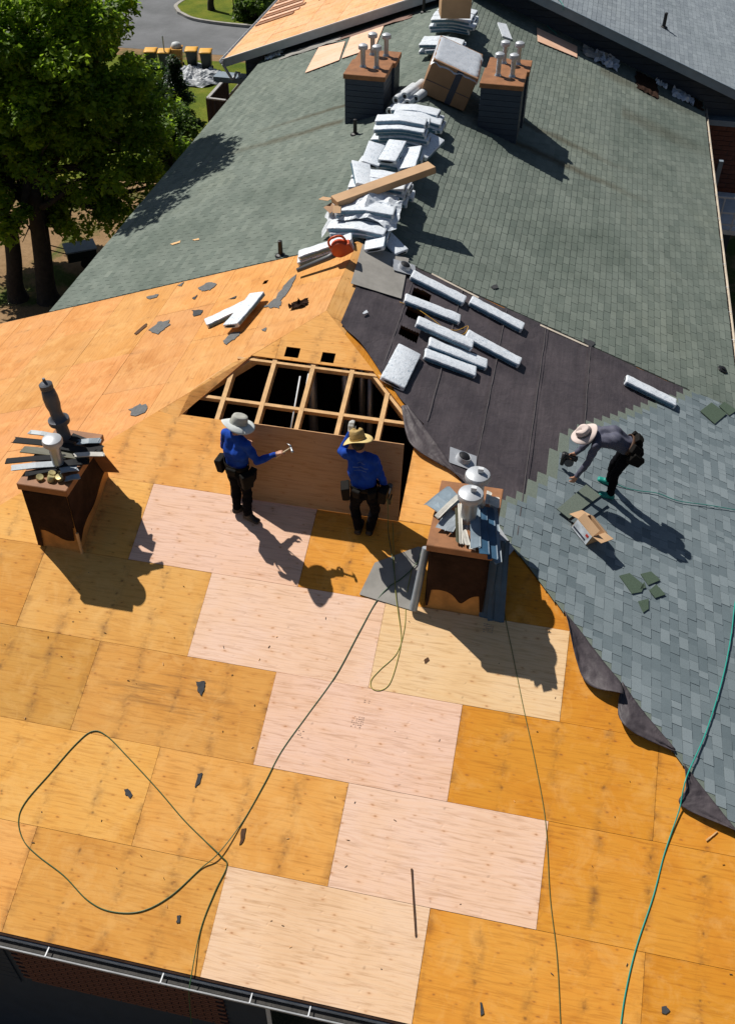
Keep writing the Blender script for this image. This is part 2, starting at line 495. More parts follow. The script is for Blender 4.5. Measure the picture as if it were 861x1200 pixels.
tag(MB().add([(-400, -300, GZ), (400, -300, GZ), (400, 700, GZ), (-400, 700, GZ)], [(0, 1, 2, 3)]).build('ground', M_GROUND), kind='structure')
def sheet(name, pts, z, m):
    return tag(MB().add([(q[0], q[1], z) for q in pts], [tuple(range(len(pts)))]).build(name, m), kind='structure')
sheet('road', [(-60, 46.8), (-11.5, 47.9), (-3, 49), (60, 55), (60, 70), (-20, 66), (-60, 64)], GZ+0.006, M_ROAD)
sheet('lawn', [(-34, 30), (-9.5, 33), (-9.3, 47.4), (-16, 46.7), (-34, 46.2)], GZ+0.004, M_LAWN)
sheet('meadow', [(-200, 78), (200, 84), (200, 300), (-200, 300)], GZ+0.004, M_LAWN)
# kerbed island in the turning circle
isl = spline([(-18.7, 53.9, 0), (-19.3, 55.2, 0), (-18.6, 57.2, 0), (-15.5, 59.0, 0), (-9, 59.6, 0), (-4, 58, 0), (-4.5, 54.4, 0), (-9, 53.2, 0), (-14, 52.6, 0), (-17.2, 52.9, 0), (-18.7, 53.9, 0)], 8)[:-1]
sheet('island_lawn', isl, GZ+0.13, M_LAWN)
kb = MB()
n = len(isl)
cen = Vector((-12, 56, 0))
for i in range(n):
    a, b = isl[i], isl[(i+1) % n]
    oa, ob = a+(a-cen).normalized()*0.22, b+(b-cen).normalized()*0.22
    z0, z1 = GZ+0.0, GZ+0.15
    kb.add([(a.x, a.y, z0), (b.x, b.y, z0), (ob.x, ob.y, z0), (oa.x, oa.y, z0), (a.x, a.y, z1), (b.x, b.y, z1), (ob.x, ob.y, z1), (oa.x, oa.y, z1)],
           [(4, 5, 6, 7), (3, 2, 6, 7), (0, 1, 5, 4)])
tag(kb.build('kerb', M_KERB), kind='structure')
# paved path by the house
sheet('path', [(-9.0, 34.5), (-7.6, 34.5), (-7.6, 45.5), (-9.0, 45.5)], GZ+0.008, plain('pinkish_paving', (0.42, 0.30, 0.24), 0.9, amt=0.2, sc=4))

# ---------------------------------------------------------------- the house being re-roofed
house = thing('house', 'hip-roofed house being re-roofed, half stripped to bare plywood decking', 'house', TR((UA, 10, GZ)))
XL, XR = UA-6.30, UA+7.12              # eaves of the narrower rear part
DE = YA-1.145                         # plan distance ridge -> eave on the wide front part
BE = -DE/CT                           # same measured down the slope
BR = -6.30/CT; BRR = -7.12/CT

def cutall(polys, holes):
    for h in holes: polys = cut(polys, h)
    return polys

H_HOLES = [(-0.06, 2.385, 7.322, 8.54), (*sorted(((0.125, 9.894)[0], (0.349, 9.929)[0])), (0.280, 9.820)[1], (0.235, 10.010)[1]), (*sorted(((0.702, 9.869)[0], (0.910, 9.901)[0])), (0.823, 9.807)[1], (0.782, 9.995)[1])]
L_HOLES = [((-11.734, -1.693)[0], (-11.604, -1.366)[0], (-11.578, -1.525)[1], (-11.853, -1.612)[1])]
L_HOLES = [tuple([min(h[0], h[1]), max(h[0], h[1]), min(h[2], h[3]), max(h[2], h[3])]) for h in L_HOLES]
H_HOLES = [tuple([min(h[0], h[1]), max(h[0], h[1]), min(h[2], h[3]), max(h[2], h[3])]) for h in H_HOLES]
def rh(x, y, hw=0.14, hh=0.16): return (x-hw, x+hw, y-hh, y+hh)
R_BIG = [rh(*(11.695, -1.371), 0.2, 0.22), rh(*(11.048, -1.364), 0.2, 0.22), rh(*(10.446, -1.370), 0.2, 0.22)]
R_HOLES = [rh(*(11.695, -1.371)), rh(*(11.048, -1.364)), rh(*(10.446, -1.370))]

def hipclip(p, back=0.0):
    # |x - UA| <= YA - y on the hip slope (plane coordinates a = x, b = y / cos)
    p = clip(p, 1, CT, YA+UA-back)
    return clip(p, -1, CT, YA-UA-back) if len(p) >= 3 else p
def leftclip(p): return clip(p, 1, CT, -YA) if len(p) >= 3 else p      # a = -y : -b*c >= YA + a
def rightclip(p): return clip(p, -1, CT, -YA) if len(p) >= 3 else p     # a = y : -b*c >= YA - a

# added backing below the sheets: blocks light through the joints
dk = MB()
def deck(k, polys, h0, h1, m=0):
    Mx = F(k, 0, 0)
    for p in polys:
        if len(p) >= 3 and area(p) > 1e-4: dk.prism(p, h0, h1, Mx, m)
hb = [q for q in (hipclip(rect(-9, 11, 1.22, 7.322), 0.05), hipclip(rect(-9, -0.06, 7.322, 8.54), 0.05), hipclip(rect(2.385, 9, 7.322, 8.54), 0.05)) if len(q) > 2]
deck('h', hb, -0.06, -0.016)
lb = [leftclip(rect(-YB, 0, BE, 0))]
deck('l', cutall(lb, L_HOLES), -0.06, -0.016)
rb = [rightclip(rect(0, YB, BE, 0))]
deck('r', cutall(rb, R_BIG), -0.06, -0.016)
light_block_deck = dk.build('light_block_deck', M_DARKWOOD, house)

# ---- plywood sheets
SHEET_CACHE = {}
def ply(k, a0, b0, a1, b1, color, m, clipf, holes, lift=0.0, rot=0.0):
    g = 0.0022
    p = rect(a0+g, a1-g, b0+g, b1-g)
    p = clipf(p)
    if len(p) < 3 or area(p) < 0.02: return None
    polys = [q for q in cutall([p], holes) if len(q) >= 3 and area(q) > 1e-3]
    full = len(polys) == 1 and abs(area(polys[0])-(a1-a0-2*g)*(b1-b0-2*g)) < 1e-4
    key = (round(a1-a0, 3), round(b1-b0, 3), m.name)
    if full and key in SHEET_CACHE: me = SHEET_CACHE[key]
    else:
        mb = MB()
        for q in polys: mb.prism([(x-a0, y-b0) for x, y in q], -0.014, 0.0)
        me = mb.mesh('plywood_sheet', m)
        if full: SHEET_CACHE[key] = me
    o = link('plywood_sheet', me, light_block_deck, F(k, a0, b0, lift))
    o.color = (*color, 1)
    return o

OLD_L = [(0.81, 0.425, 0.130), (0.78, 0.395, 0.110), (0.83, 0.45, 0.150), (0.75, 0.37, 0.095)]
OLD_R = [(0.66, 0.280, 0.026), (0.74, 0.335, 0.050), (0.58, 0.235, 0.022), (0.69, 0.300, 0.034)]
PINK = (0.83, 0.575, 0.435); TAN = (0.80, 0.56, 0.32); PINK2 = (0.82, 0.55, 0.42)
S = 1.22
# new sheets by (row, left edge)
NEWS = {(5, -1.22): PINK2, (4, 0.0): PINK, (4, 2.44): TAN, (3, 1.22): PINK2, (2, 2.44): PINK, (1, 1.22): (0.83, 0.58, 0.39)}
for r in range(1, 9):
    b0 = r*S; b1 = min(b0+S, 10.79)
    off = {1: 1.22, 2: 0.0, 3: 1.22, 4: 0.0, 5: -1.22, 6: 0.0, 7: 1.22, 8: 0.0}[r]
    for i in range(-6, 6):
        a0 = off+i*2.44; a1 = a0+2.44
        if r == 7: continue                                  # the row that is open to the attic
        if r == 6:
            # left and right of the open bay
            if a0 == 0.0: continue
            if a0 == 2.44: a0 = 2.385
        lift = R.uniform(-0.002, 0.003)
        nk = NEWS.get((r, round(a0, 2)))
        if nk:
            c, m = nk, M_PLY_NEW
            lift += 0.003
        else:
            mid = a0+1.22
            c = R.choice(OLD_L if mid < 1.3 or r >= 6 else OLD_R)
            if mid < 1.3 and r < 6:
                s_ = R.uniform(0.76, 1.02); c = (c[0]*s_, c[1]*s_*R.uniform(0.96, 1.02), c[2]*s_*R.uniform(0.72, 0.95))
            m = M_PLY_OLD
        ply('h', a0, b0, a1, b1, c, m, lambda q: hipclip(q, 0.0), H_HOLES[1:], lift)
# the strip of decking that still stands along the left hip beside the opening
_q = [(-0.644, 9.580), (-1.132, 8.973), (-1.191, 8.480), ((UA-YA+8.545*CT)+0.01, 8.545), ((UA-YA+9.755*CT)+0.01, 9.755)]
_mb = MB().prism([(x+2.0, y-8.54) for x, y in _q], -0.014, 0.0)
if sum(_q[i][0]*_q[(i+1) % 5][1]-_q[(i+1) % 5][0]*_q[i][1] for i in range(5)) < 0: _mb = MB().prism([(x+2.0, y-8.54) for x, y in _q][::-1], -0.014, 0.0)
_o = link('plywood_sheet', _mb.mesh('plywood_sheet', M_PLY_OLD), light_block_deck, F('h', -2.0, 8.54, 0.002)); _o.color = (0.72, 0.38, 0.12, 1)
_e = [Vector(P('h', *q, -0.078)) for q in _q[:3]]
# left slope
for r in range(0, 9):
    b1 = -r*S; b0 = max(b1-S, BE)
    if b0 >= b1: continue
    off = 0.0 if r % 2 else 1.22
    for i in range(0, 7):
        a0 = -YB+off+(i-1)*2.44; a1 = a0+2.44
        aa0 = max(a0, -YB)
        if a1 <= -YB: continue
        c = (R.uniform(0.57, 0.63), 0, 0); c = (c[0], c[0]*R.uniform(0.47, 0.51), c[0]*R.uniform(0.15, 0.19))
        ply('l', aa0, b0, a1, b1, c, M_PLY_SMOOTH, leftclip, L_HOLES, R.uniform(-0.002, 0.003))
# right slope: only the first strip beside the ridge stays bare
for (a0, a1) in ((7.6, 10.04), (10.04, 12.48)):
    ply('r', a0, -0.42, a1, 0.0, (0.70, 0.39, 0.14), M_PLY_OLD, rightclip, [], 0.0)
for r in range(0, 9):
    b1 = -0.42-r*S; b0 = max(b1-S, BE)
    if b0 >= b1: continue
    for i in range(0, 6):
        a0 = 1.1+i*2.44-(1.22 if r % 2 else 0); a1 = a0+2.44
        if a0 > 9.8 and r < 5: a1 = min(a1, YB)
        ply('r', a0, b0, min(a1, YB), b1, R.choice(OLD_R), M_PLY_OLD, rightclip, R_BIG, -0.004)

# ---- framing seen in the openings
def slope_bar(name, k, a0, b0, a1, b1, wd, dp, h, m, parent):
    pa, pb = P(k, a0, b0, h-dp/2), P(k, a1, b1, h-dp/2)
    nrm = FRM[k][1].cross(FRM[k][2])
    return MB().bar(pa, pb, wd, dp, up=nrm).build(name, m, parent)
frame = MB().bar(P('h', UA, 5, -0.45), P('h', UA, 5.2, -0.45), 0.05, 0.05).build('roof_framing', M_DARKWOOD, house)
for i in range(-2, 5):
    a = i*0.61
    bt = (YA-abs(a-UA))/CT-0.05
    b0_ = 7.0 if -0.1 < a < 2.5 else 8.45
    slope_bar('rafter', 'h', a, b0_, a, min(bt, 10.6), 0.068, 0.14, -0.018, M_LUMBER, frame)
for i in range(-2, 4):
    x0, x1 = i*0.61+0.021, (i+1)*0.61-0.021
    x0 = max(x0, UA-(YA-8.92*CT)+0.1); x1 = min(x1, UA+(YA-8.92*CT)-0.1)
    slope_bar('blocking', 'h', x0+0.015, 8.93, x1-0.015, 8.93, 0.05, 0.09, -0.022, M_LUMBER, frame)
    if -1 < i < 4: slope_bar('blocking', 'h', max(0, i)*0.61+0.021, 7.9, x1, 7.9, 0.04, 0.09, -0.03, M_LUMBER, frame)
for i in range(-1, 3):
    slope_bar('blocking', 'h', i*0.61+0.021, 9.70, (i+1)*0.61-0.021, 9.70, 0.04, 0.09, -0.016, M_LUMBER, frame)
# hip rafters with a bright top edge
for sgn in (-1, 1):
    slope_bar('hip_rafter', 'h', UA+sgn*0.12, (YA-0.17)/CT, UA+sgn*5.0, (YA-5.06)/CT, 0.05, 0.16, -0.03, M_LUMBER, frame)
for a_, b_ in zip(_e, _e[1:]):
    MB().bar(a_, b_, 0.05, 0.12, up=FRM['h'][1].cross(FRM['h'][2])).build('trimmer', M_LUMBER, frame)
slope_bar('ridge_board', 'l', -YB, -0.03, -YA, -0.03, 0.04, 0.2, -0.03, M_LUMBER, frame)
for i in range(0, 14):
    y = YB-0.4-i*0.61
    b_hi = -0.1 if y > YA-0.1 else -(YA-y)/CT-0.1
    for k, a in (('l', -y), ('r', y)):
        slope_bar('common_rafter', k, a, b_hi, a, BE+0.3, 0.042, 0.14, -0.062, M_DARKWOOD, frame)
# attic floor, walls, ducts
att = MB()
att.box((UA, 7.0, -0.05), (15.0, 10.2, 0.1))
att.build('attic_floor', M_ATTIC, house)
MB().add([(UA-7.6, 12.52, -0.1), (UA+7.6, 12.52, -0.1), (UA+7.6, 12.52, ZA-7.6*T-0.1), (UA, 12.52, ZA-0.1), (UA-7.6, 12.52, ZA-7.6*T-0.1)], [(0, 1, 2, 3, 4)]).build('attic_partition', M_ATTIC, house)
for s_ in (-1, 1):
    # end wall of the wide front part beyond the narrower rear part
    xa, xb = UA+s_*6.6, UA+s_*(DE-0.4)
    MB().add([(xa, 12.42, GZ), (xb, 12.42, GZ), (xb, 12.42, ZA-(DE-0.4)*T-0.07), (xa, 12.42, ZA-6.6*T-0.07)], [(0, 1, 2, 3)]).build('end_wall', M_NAVY, house)
    MB().bar(P('l' if s_ < 0 else 'r', -12.475 if s_ < 0 else 12.475, -7.05/CT, -0.06), P('l' if s_ < 0 else 'r', -12.475 if s_ < 0 else 12.475, BE, -0.06), 0.02, 0.12).build('rake_board', M_WHITE, house)
for (x, y, r_, m_) in ((0.95, 9.9, 0.07, M_STEEL), (1.18, 10.1, 0.06, M_STEEL), (0.42, 9.75, 0.08, M_STEEL), (1.42, 9.6, 0.05, M_STEEL)):
    MB().tube([(x, y, 0.0), (x, y, T*y-0.45)], r_, 12).build('duct', m_, house, smooth=True)
for (a, b) in (((0.443, 9.530), (0.525, 8.560)), ((0.563, 9.597), (0.627, 8.577))):
    MB().tube([P('h', a[0], a[1], -0.06), P('h', b[0], b[1], -0.06)], 0.013, 8).build('white_conduit', M_WHITE, house, smooth=True)

# ---- walls under the eaves
wl = MB()
WY = 1.62
wl.box((UA, WY+0.1, (GZ+0.2)/2), (2*DE-0.8, 0.2, 0.2-GZ))
wl.box((UA-DE+0.5, 7.0, (GZ+0.2)/2), (0.2, 10.6, 0.2-GZ))
wl.box((UA+DE-0.5, 7.0, (GZ+0.2)/2), (0.2, 10.6, 0.2-GZ))
wl.box((XL+0.45, (YB+YW)/2, (GZ+0.75)/2), (0.2, YW-YB-0.2, 0.75-GZ))
wl.box((XR-0.45, (YB+YW)/2, (GZ+0.75)/2), (0.2, YW-YB-0.2, 0.75-GZ))
walls = wl.build('wall', M_NAVY, house)
for i in range(14):
    MB().box((-3.4+(-1.6)+0.9, WY-0.012, -0.45-i*0.16), (4.3, 0.02, 0.15), Matrix()).build('siding_board', M_NAVY, walls)
bj = MB().box((-0.35, WY-0.012, -1.51), (2.95, 0.024, 1.73)); bj.build('mortar_backing', M_MORTAR, walls)
bm_ = MB().box((0, 0, 0), (0.205, 0.03, 0.058)).mesh('brick', M_BRICK)
for j in range(24):
    for i in range(13):
        x = -1.72+i*0.223+(0.11 if j % 2 else 0)
        if x > 1.1: continue
        link('brick', bm_, walls, TR((x, WY-0.03, -0.68-j*0.072)))
wf = MB().box((2.5, WY-0.02, -1.6), (1.5, 0.06, 1.5)).build('window', M_WHITE, walls)
MB().box((2.5, WY-0.055, -1.6), (1.36, 0.02, 1.36)).build('pane', M_GLASS, wf)
MB().box((UA, 1.38, 0.30), (2*DE-0.2, 0.44, 0.02)).build('soffit', M_TRIM, house)
MB().box((UA, 1.132, 0.335), (2*DE, 0.022, 0.15)).build('fascia', M_BROWNFELT, house)
MB().box((XL+0.25, (YB+YW)/2, 0.90), (0.5, YW-YB-0.2, 0.02)).build('soffit', M_TRIM, house)
MB().box((XR-0.25, (YB+YW)/2, 0.90), (0.5, YW-YB-0.2, 0.02)).build('soffit', M_TRIM, house)

# gutters: a K-shaped trough
def gutter(name, a, b, out, m, parent, nb, w_=0.125, hgt=0.10, wins=None):
    a, b, out = Vector(a), Vector(b), Vector(out).normalized()
    up = Vector((0, 0, 1))
    prof = [(0, 0), (0, -hgt), (w_*0.6, -hgt), (w_, -hgt*0.35), (w_, 0), (w_-0.012, 0.003), (w_-0.012, -0.010), (w_-0.009, -0.010), (w_-0.010, -hgt*0.33), (w_*0.58, -hgt+0.008), (0.008, -hgt+0.008), (0.008, 0)]
    mb = MB()
    vs = [p + out*x + up*z for p in (a, b) for x, z in prof]
    n = len(prof)
    mb.add(vs, [(i, (i+1) % n, n+(i+1) % n, n+i) for i in range(n)] + [tuple(range(n)), tuple(range(n, 2*n))])
    g = mb.build(name, m, parent)
    sl_ = MB()
    sl_.add([p + out*x + up*(-hgt*0.72) for p in (a, b) for x in (0.008, w_*0.62)], [(0, 1, 3, 2)])
    sl_.build('dark_trough_floor', M_GUTTERIN, g)  # mottled dark sheet low in the trough
    for i in range(nb):
        p = a.lerp(b, (i+0.5+R.uniform(-.2, .2))/nb)
        d = (b-a).normalized()
        MB().bar(p+up*0.002, p+out*(w_-0.005)+up*0.004, 0.014, 0.006).build('bracket', M_WHITE, g)
    return g
gutter('front_gutter', (UA-DE-0.1, 1.12, 0.385), (UA+DE+0.1, 1.12, 0.385), (0, -1, 0), plain('dull_gutter_paint', (0.36, 0.37, 0.38), 0.6, amt=0.35, sc=3), house, 17)
gutter('side_gutter', (XL-0.005, YB-0.05, 1.085), (XL-0.005, YW-1.0, 1.085), (-1, 0, 0), M_WHITE, house, 14, 0.09, 0.09)
gutter('side_gutter', (XR+0.005, YB-0.2, 1.05), (XR+0.005, YW-0.4, 1.05), (1, 0, 0), M_CREAM, house, 14, 0.12)

M_LAP = plain('pale_lap_line', (0.105, 0.092, 0.095), 0.8)
# ---------------------------------------------------------------- underlayment on the right slope
under = MB().add([P('r', 9.9, -0.32, 0.006), P('r', 12.3, -0.32, 0.006), P('r', 12.3, -1.2, 0.006), P('r', 10.6, -1.2, 0.006)], [(0, 1, 2, 3)]).build('underlayment', M_FELT, house)
def step_a(b):
    pts = [(-3.2, 7.0), (-3.53, 7.6), (-3.75, 7.75), (-3.95, 8.25), (-4.15, 8.6), (-4.28, 9.5), (-4.8, 10.24), (-5.33, 10.83), (-5.74, 11.35), (-6.34, 12.0), (-6.7, 12.48), (-12, 12.48)]
    for (x0, y0), (x1, y1) in zip(pts, pts[1:]):
        if x1 <= b <= x0: return y0+(y1-y0)*(b-x0)/(x1-x0)
    return YB
def strip(b1, b0, a_far, near_extra, k, m=M_FELT, lift=0.0):
    """one roll width of felt, from a wavy near end at the hip to a straight far end"""
    rr = random.Random(k)
    nv = 20
    nu = 110 if k < 6 else 50
    def fn(u, v):
        b = b1+(b0-b1)*v
        hip_a = YA+b*CT
        a_near = hip_a-near_extra(b) + 0.05*math.sin(b*6.0+k)
        if b < -3.9: a_near = max(a_near+0.3, min(step_a(b)-0.7, a_far-0.5))
        a = a_near+(a_far-a_near)*u
        h = 0.010+lift+0.010*noise.noise(Vector((a*1.1, b*2.2, k)))+0.012*max(0, noise.noise(Vector((a*0.5, b*3.5, 3+k))))
        h += (0.05 if b > -3.0 else 0.0)*max(0, 1-u*9)*max(0, noise.noise(Vector((b*2.4, k, 1)))+0.3)
        if v < 0.06: h += 0.006
        return P('r', a, b, h)
    mb = MB().grid(fn, nu, nv)
    polys = mb
    return mb
strips = [(-0.28, -1.16), (-1.10, -2.04), (-1.98, -2.90), (-2.84, -3.72), (-3.62, -4.58), (-4.50, -5.45), (-5.4, -6.3), (-6.25, -7.0)]
for i, (b1, b0) in enumerate(strips):
    ex = (lambda b: -0.12 if b > -2.0 else 0.0)
    mb = strip(b1, b0, YB-0.03 if i else 12.42, ex, i*1.7, lift=0.006*(i % 2))
    # leave out the cells over the vent holes
    keep = []
    for f in mb.f:
        c = sum((Vector(mb.v[q]) for q in f), Vector())/4
        a, b = c.y, (c.x-UA)/-CT
        if any(h[0] < a < h[1] and h[2] < b < h[3] for h in R_HOLES): continue
        keep.append(f)
    mb.f = keep; mb.m = [0]*len(keep)
    o = mb.build('felt_strip', M_FELT, under, smooth=True)
    if 0 < i < 6:
        an_ = max(YA+b1*CT+0.25, (step_a(b1)-0.1 if b1 < -3.9 else 0))
        MB().grid(lambda u, v: P('r', an_+(YB-0.1-an_)*u, b1-0.03-0.014*v+0.006*noise.noise(Vector((u*9, i, 0))), 0.034+0.010*noise.noise(Vector((u*14, i, 2)))), 40, 1).build('lap_line', M_LAP, under)
# pale grey offcut of felt by the ridge end
pts = [(12.402, -0.097), (12.598, -0.942), (11.297, -1.051), (11.098, -0.179)]
MB().prism([Vector((q[0], q[1])) for q in pts][::-1], 0.034, 0.040, F('r', 0, 0)).build('felt_patch', M_FELT_GREY, under)

# ---------------------------------------------------------------- shingles
def tab(mb, k, a0, a1, b0, b1, h0, h1, t, m=0):
    """a shingle tab: butt edge at b0 raised h0, tail at b1 raised h1"""
    v = [P(k, a0, b0, h0), P(k, a1, b0, h0), P(k, a1, b1, h1), P(k, a0, b1, h1), P(k, a0, b0, 0), P(k, a1, b0, 0), P(k, a1, b1, 0), P(k, a0, b1, 0)]
    mb.add(v, [(0, 1, 2, 3), (4, 5, 1, 0), (5, 6, 2, 1), (7, 4, 0, 3)], m, t)

# camera-independent choice of the 300 largest: nearest to where the photographer hovered
CAMP = Vector((3.88, -2.839, 11.856))
new_slope = MB().prism(rightclip(rect(0, YB, BE, -9.3)), -0.012, 0.018, F('r', 0, 0)).build('new_shingle_roof', M_SH_NEW, house)
EXP = 0.143
tabs = []
base = MB()
rr = random.Random(21)
b = BE-0.02
ci = 0
while b < -3.30:
    b_top = b+EXP
    a_end = step_a((b+b_top)/2) if b_top < -3.3 else 7.2
    a_hip = YA+b*CT-0.02+rr.uniform(-0.03, 0.03)
    a_beg = max(a_hip, 1.12)
    if a_end > a_beg+0.1:
        # the backing course, its grey-green headlap showing where it is not yet covered
        tail = min(b+0.31, -3.2)
        v = [P('r', a_beg, b, 0.030), P('r', a_end, b, 0.030), P('r', a_end, tail, 0.024), P('r', max(a_beg, YA+tail*CT), tail, 0.024)]
        w_ = [q - (FRM['r'][1].cross(FRM['r'][2]))*0.02 for q in v]
        base.add(v+w_, [(0, 1, 2, 3), (4, 5, 1, 0), (5, 6, 2, 1), (6, 7, 3, 2)], 1, 0.42)
        a = max(a_beg, YA+b_top*CT-0.01)
        k = 0
        while a < a_end-0.02:
            wdt = rr.choice([0.11, 0.14, 0.17, 0.20, 0.24])
            e = min(a+wdt, a_end)
            if k % 2 == 0 or rr.random() < 0.35:
                tabs.append((a, e, b, rr.choice([0.25, 0.45, 0.6, 0.75, 0.95])))
            else:
                base.add([P('r', a, b, 0.0305), P('r', e, b, 0.0305), P('r', e, b_top, 0.0285), P('r', a, b_top, 0.0285)], [(0, 1, 2, 3)], 0, rr.uniform(0.05, 0.45))
            a = e; k += 1
    b = b_top; ci += 1
base.build('shingle_course', [M_SH_NEW, plain('shingle_headlap', (0.155, 0.185, 0.155), 0.9, amt=0.15, sc=30, bump=0.3, bsc=120)], new_slope, tone=True)['kind'] = 'stuff'
def inview(p):
    q = co.matrix_basis.inverted() @ p
    if q.z >= 0: return False
    f = 22.765/24.0
    return abs(q.y/-q.z*f) < 0.5 and abs(q.x/-q.z*f) < 0.36
tabs.sort(key=lambda q: ((P('r', (q[0]+q[1])/2, q[2])-CAMP).length + (0 if inview(P('r', (q[0]+q[1])/2, q[2])) else 1000)))
TM = {}
rest = MB()
for i, (a0, a1, b0, t) in enumerate(tabs):
    if i < 300:
        key = (round(a1-a0, 2), t)
        if key not in TM:
            mb = MB(); wd = a1-a0
            mb.add([(0.002, 0, 0.036), (wd-0.002, 0, 0.036), (wd-0.002, EXP, 0.033), (0.002, EXP, 0.033), (0.002, 0, 0.029), (wd-0.002, 0, 0.029), (wd-0.002, EXP, 0.026), (0.002, EXP, 0.026)],
                   [(0, 1, 2, 3), (4, 5, 1, 0), (5, 6, 2, 1), (7, 4, 0, 3)], 0, t)
            TM[key] = mb.mesh('shingle', M_SH_NEW, tone=True)
        link('shingle', TM[key], new_slope, F('r', a0, b0, R.uniform(-0.001, 0.002)))
    else:
        tab(rest, 'r', a0+0.002, a1-0.002, b0, b0+EXP, 0.036, 0.033, t)
rest.build('shingle_field', M_SH_NEW, new_slope, tone=True)['kind'] = 'stuff'

# old green three-tab shingles on the rear part, both slopes
def old_field(k, a0, a1, b_eave, name, mat, parent, seed, exp=0.135, tw=0.305, individual=0, h=0.0):
    rr = random.Random(seed)
    mb = MB(); cells = []
    b = b_eave-0.03
    i = 0
    while b < -0.02:
        off = (i*0.37 % 1)*tw+rr.uniform(-0.02, 0.02)
        a = a0-off
        ct = rr.uniform(-0.12, 0.12)
        while a < a1:
            s_, e_ = max(a, a0), min(a+tw-0.009, a1)
            if e_-s_ > 0.02:
                t = min(1, max(0, 0.5+ct+rr.uniform(-0.28, 0.28)))
                cells.append((s_, e_, b+rr.uniform(-0.004, 0.004), min(b+exp, 0), t))
            a += tw
        b += exp; i += 1
    if individual:
        cells.sort(key=lambda c: ((P(k, (c[0]+c[1])/2, c[2])-CAMP).length + (0 if inview(P(k, (c[0]+c[1])/2, c[2])) else 1000)))
    cache = {}
    for j, c in enumerate(cells):
        if j < individual:
            key = (round(c[1]-c[0], 2), round(c[4]*6)/6)
            if key not in cache:
                wd = c[1]-c[0]
                q = MB().add([(0, 0, 0.011), (wd, 0, 0.011), (wd, exp, 0.004), (0, exp, 0.004), (0, 0, -0.004), (wd, 0, -0.004), (wd, exp, -0.004), (0, exp, -0.004)],
                             [(0, 1, 2, 3), (4, 5, 1, 0), (5, 6, 2, 1), (7, 4, 0, 3)], 0, key[1])
                cache[key] = q.mesh('shingle', mat, tone=True)
            link('shingle', cache[key], parent, F(k, c[0], c[2], h+rr.uniform(-0.001, 0.002)))
        else:
            tab(mb, k, c[0], c[1], c[2], c[3], h+0.011+rr.uniform(0, 0.004), h+0.004, c[4])
    mb.build(name, mat, parent, tone=True)['kind'] = 'stuff'
old_deck_r = MB().prism(rect(YB, YW, BRR, 0), -0.05, 0.002, F('r', 0, 0)).build('old_shingle_roof', plain('old_shingle_gap', (0.030, 0.038, 0.032), 0.95), house)
old_deck_l = MB().prism(rect(-YW, -YB, BR, 0), -0.05, 0.002, F('l', 0, 0)).build('old_shingle_roof', MATS['old_shingle_gap'], house)
old_field('r', YB+0.02, YW, BRR, 'shingle_field', M_SH_OLD, old_deck_r, 5, individual=300)
old_field('l', -YW, -YB-0.02, BR, 'shingle_field', M_SH_OLD, old_deck_l, 6, individual=0)
# torn starter edge where the new work meets the old: bare metal strip
for p0, p1 in ((((12.395, -3.548)), ((12.399, -4.534))), (((12.469, -1.413)), ((12.383, -2.340)))):
    MB().bar(P('r', p0[0], p0[1], 0.02), P('r', p1[0], p1[1], 0.02), 0.05, 0.012, up=(ST, 0, CT)).build('edge_strip', M_CREAM, house)
# ridge caps on the old part
for i in range(int((YW-0.6-YB)/0.15)):
    y = YB+0.1+i*0.15
    mb = MB()
    t = R.uniform(0.2, 0.8)
    v = []
    for yy, h in ((y, 0.026), (y+0.16, 0.018)):
        v += [P('l', -yy, -0.16, h), P('l', -yy, 0, h)+Vector((0, 0, 0.004)), P('r', yy, -0.16, h)]
    mb.add(v, [(0, 3, 4, 1), (1, 4, 5, 2), (0, 1, 2)], 0, t)
    mb.build('ridge_cap', M_SH_OLD, old_deck_r, tone=True)

# ---------------------------------------------------------------- the gabled building behind
FX, FZ, FY = 1.22, 4.32, 27.4          # its ridge line and the plane of its front rakes
FHL, FHR = 8.17, 8.9                  # ridge to eaves, in plan
FLEN = 26.0
farh = thing('gabled_building', 'taller gabled building behind the ridge, left slope bare plywood, right slope grey shingles', 'building', TR((FX, 40, GZ)))
FRM['fl'] = (Vector((FX, 0, FZ)), Vector((0, -1, 0)), Vector((CT, 0, ST)))
FRM['fr'] = (Vector((FX, 0, FZ)), Vector((0, 1, 0)), Vector((-CT, 0, ST)))
gw = MB()
gw.add([(FX-FHL+0.5, YW, 0.55), (FX+FHR-0.5, YW, 0.55), (FX+FHR-0.5, YW, FZ-T*(FHR-0.5)-0.1), (FX, YW, FZ-0.1), (FX-FHL+0.5, YW, FZ-T*(FHL-0.5)-0.1)], [(0, 1, 2, 3, 4)])
gw = gw.build('gable_wall', M_NAVY, farh)
for i in range(20):
    z0 = 0.75+i*0.18
    xa = max(FX-FHL+0.55, FX-(FZ-0.2-z0-0.17)/T); xb = min(FX+FHR-0.55, FX+(FZ-0.2-z0-0.17)/T)
    if xb > xa:
        MB().box(((xa+xb)/2, YW-0.014, z0+0.085), (xb-xa, 0.02, 0.168)).build('siding_board', M_NAVY, gw)
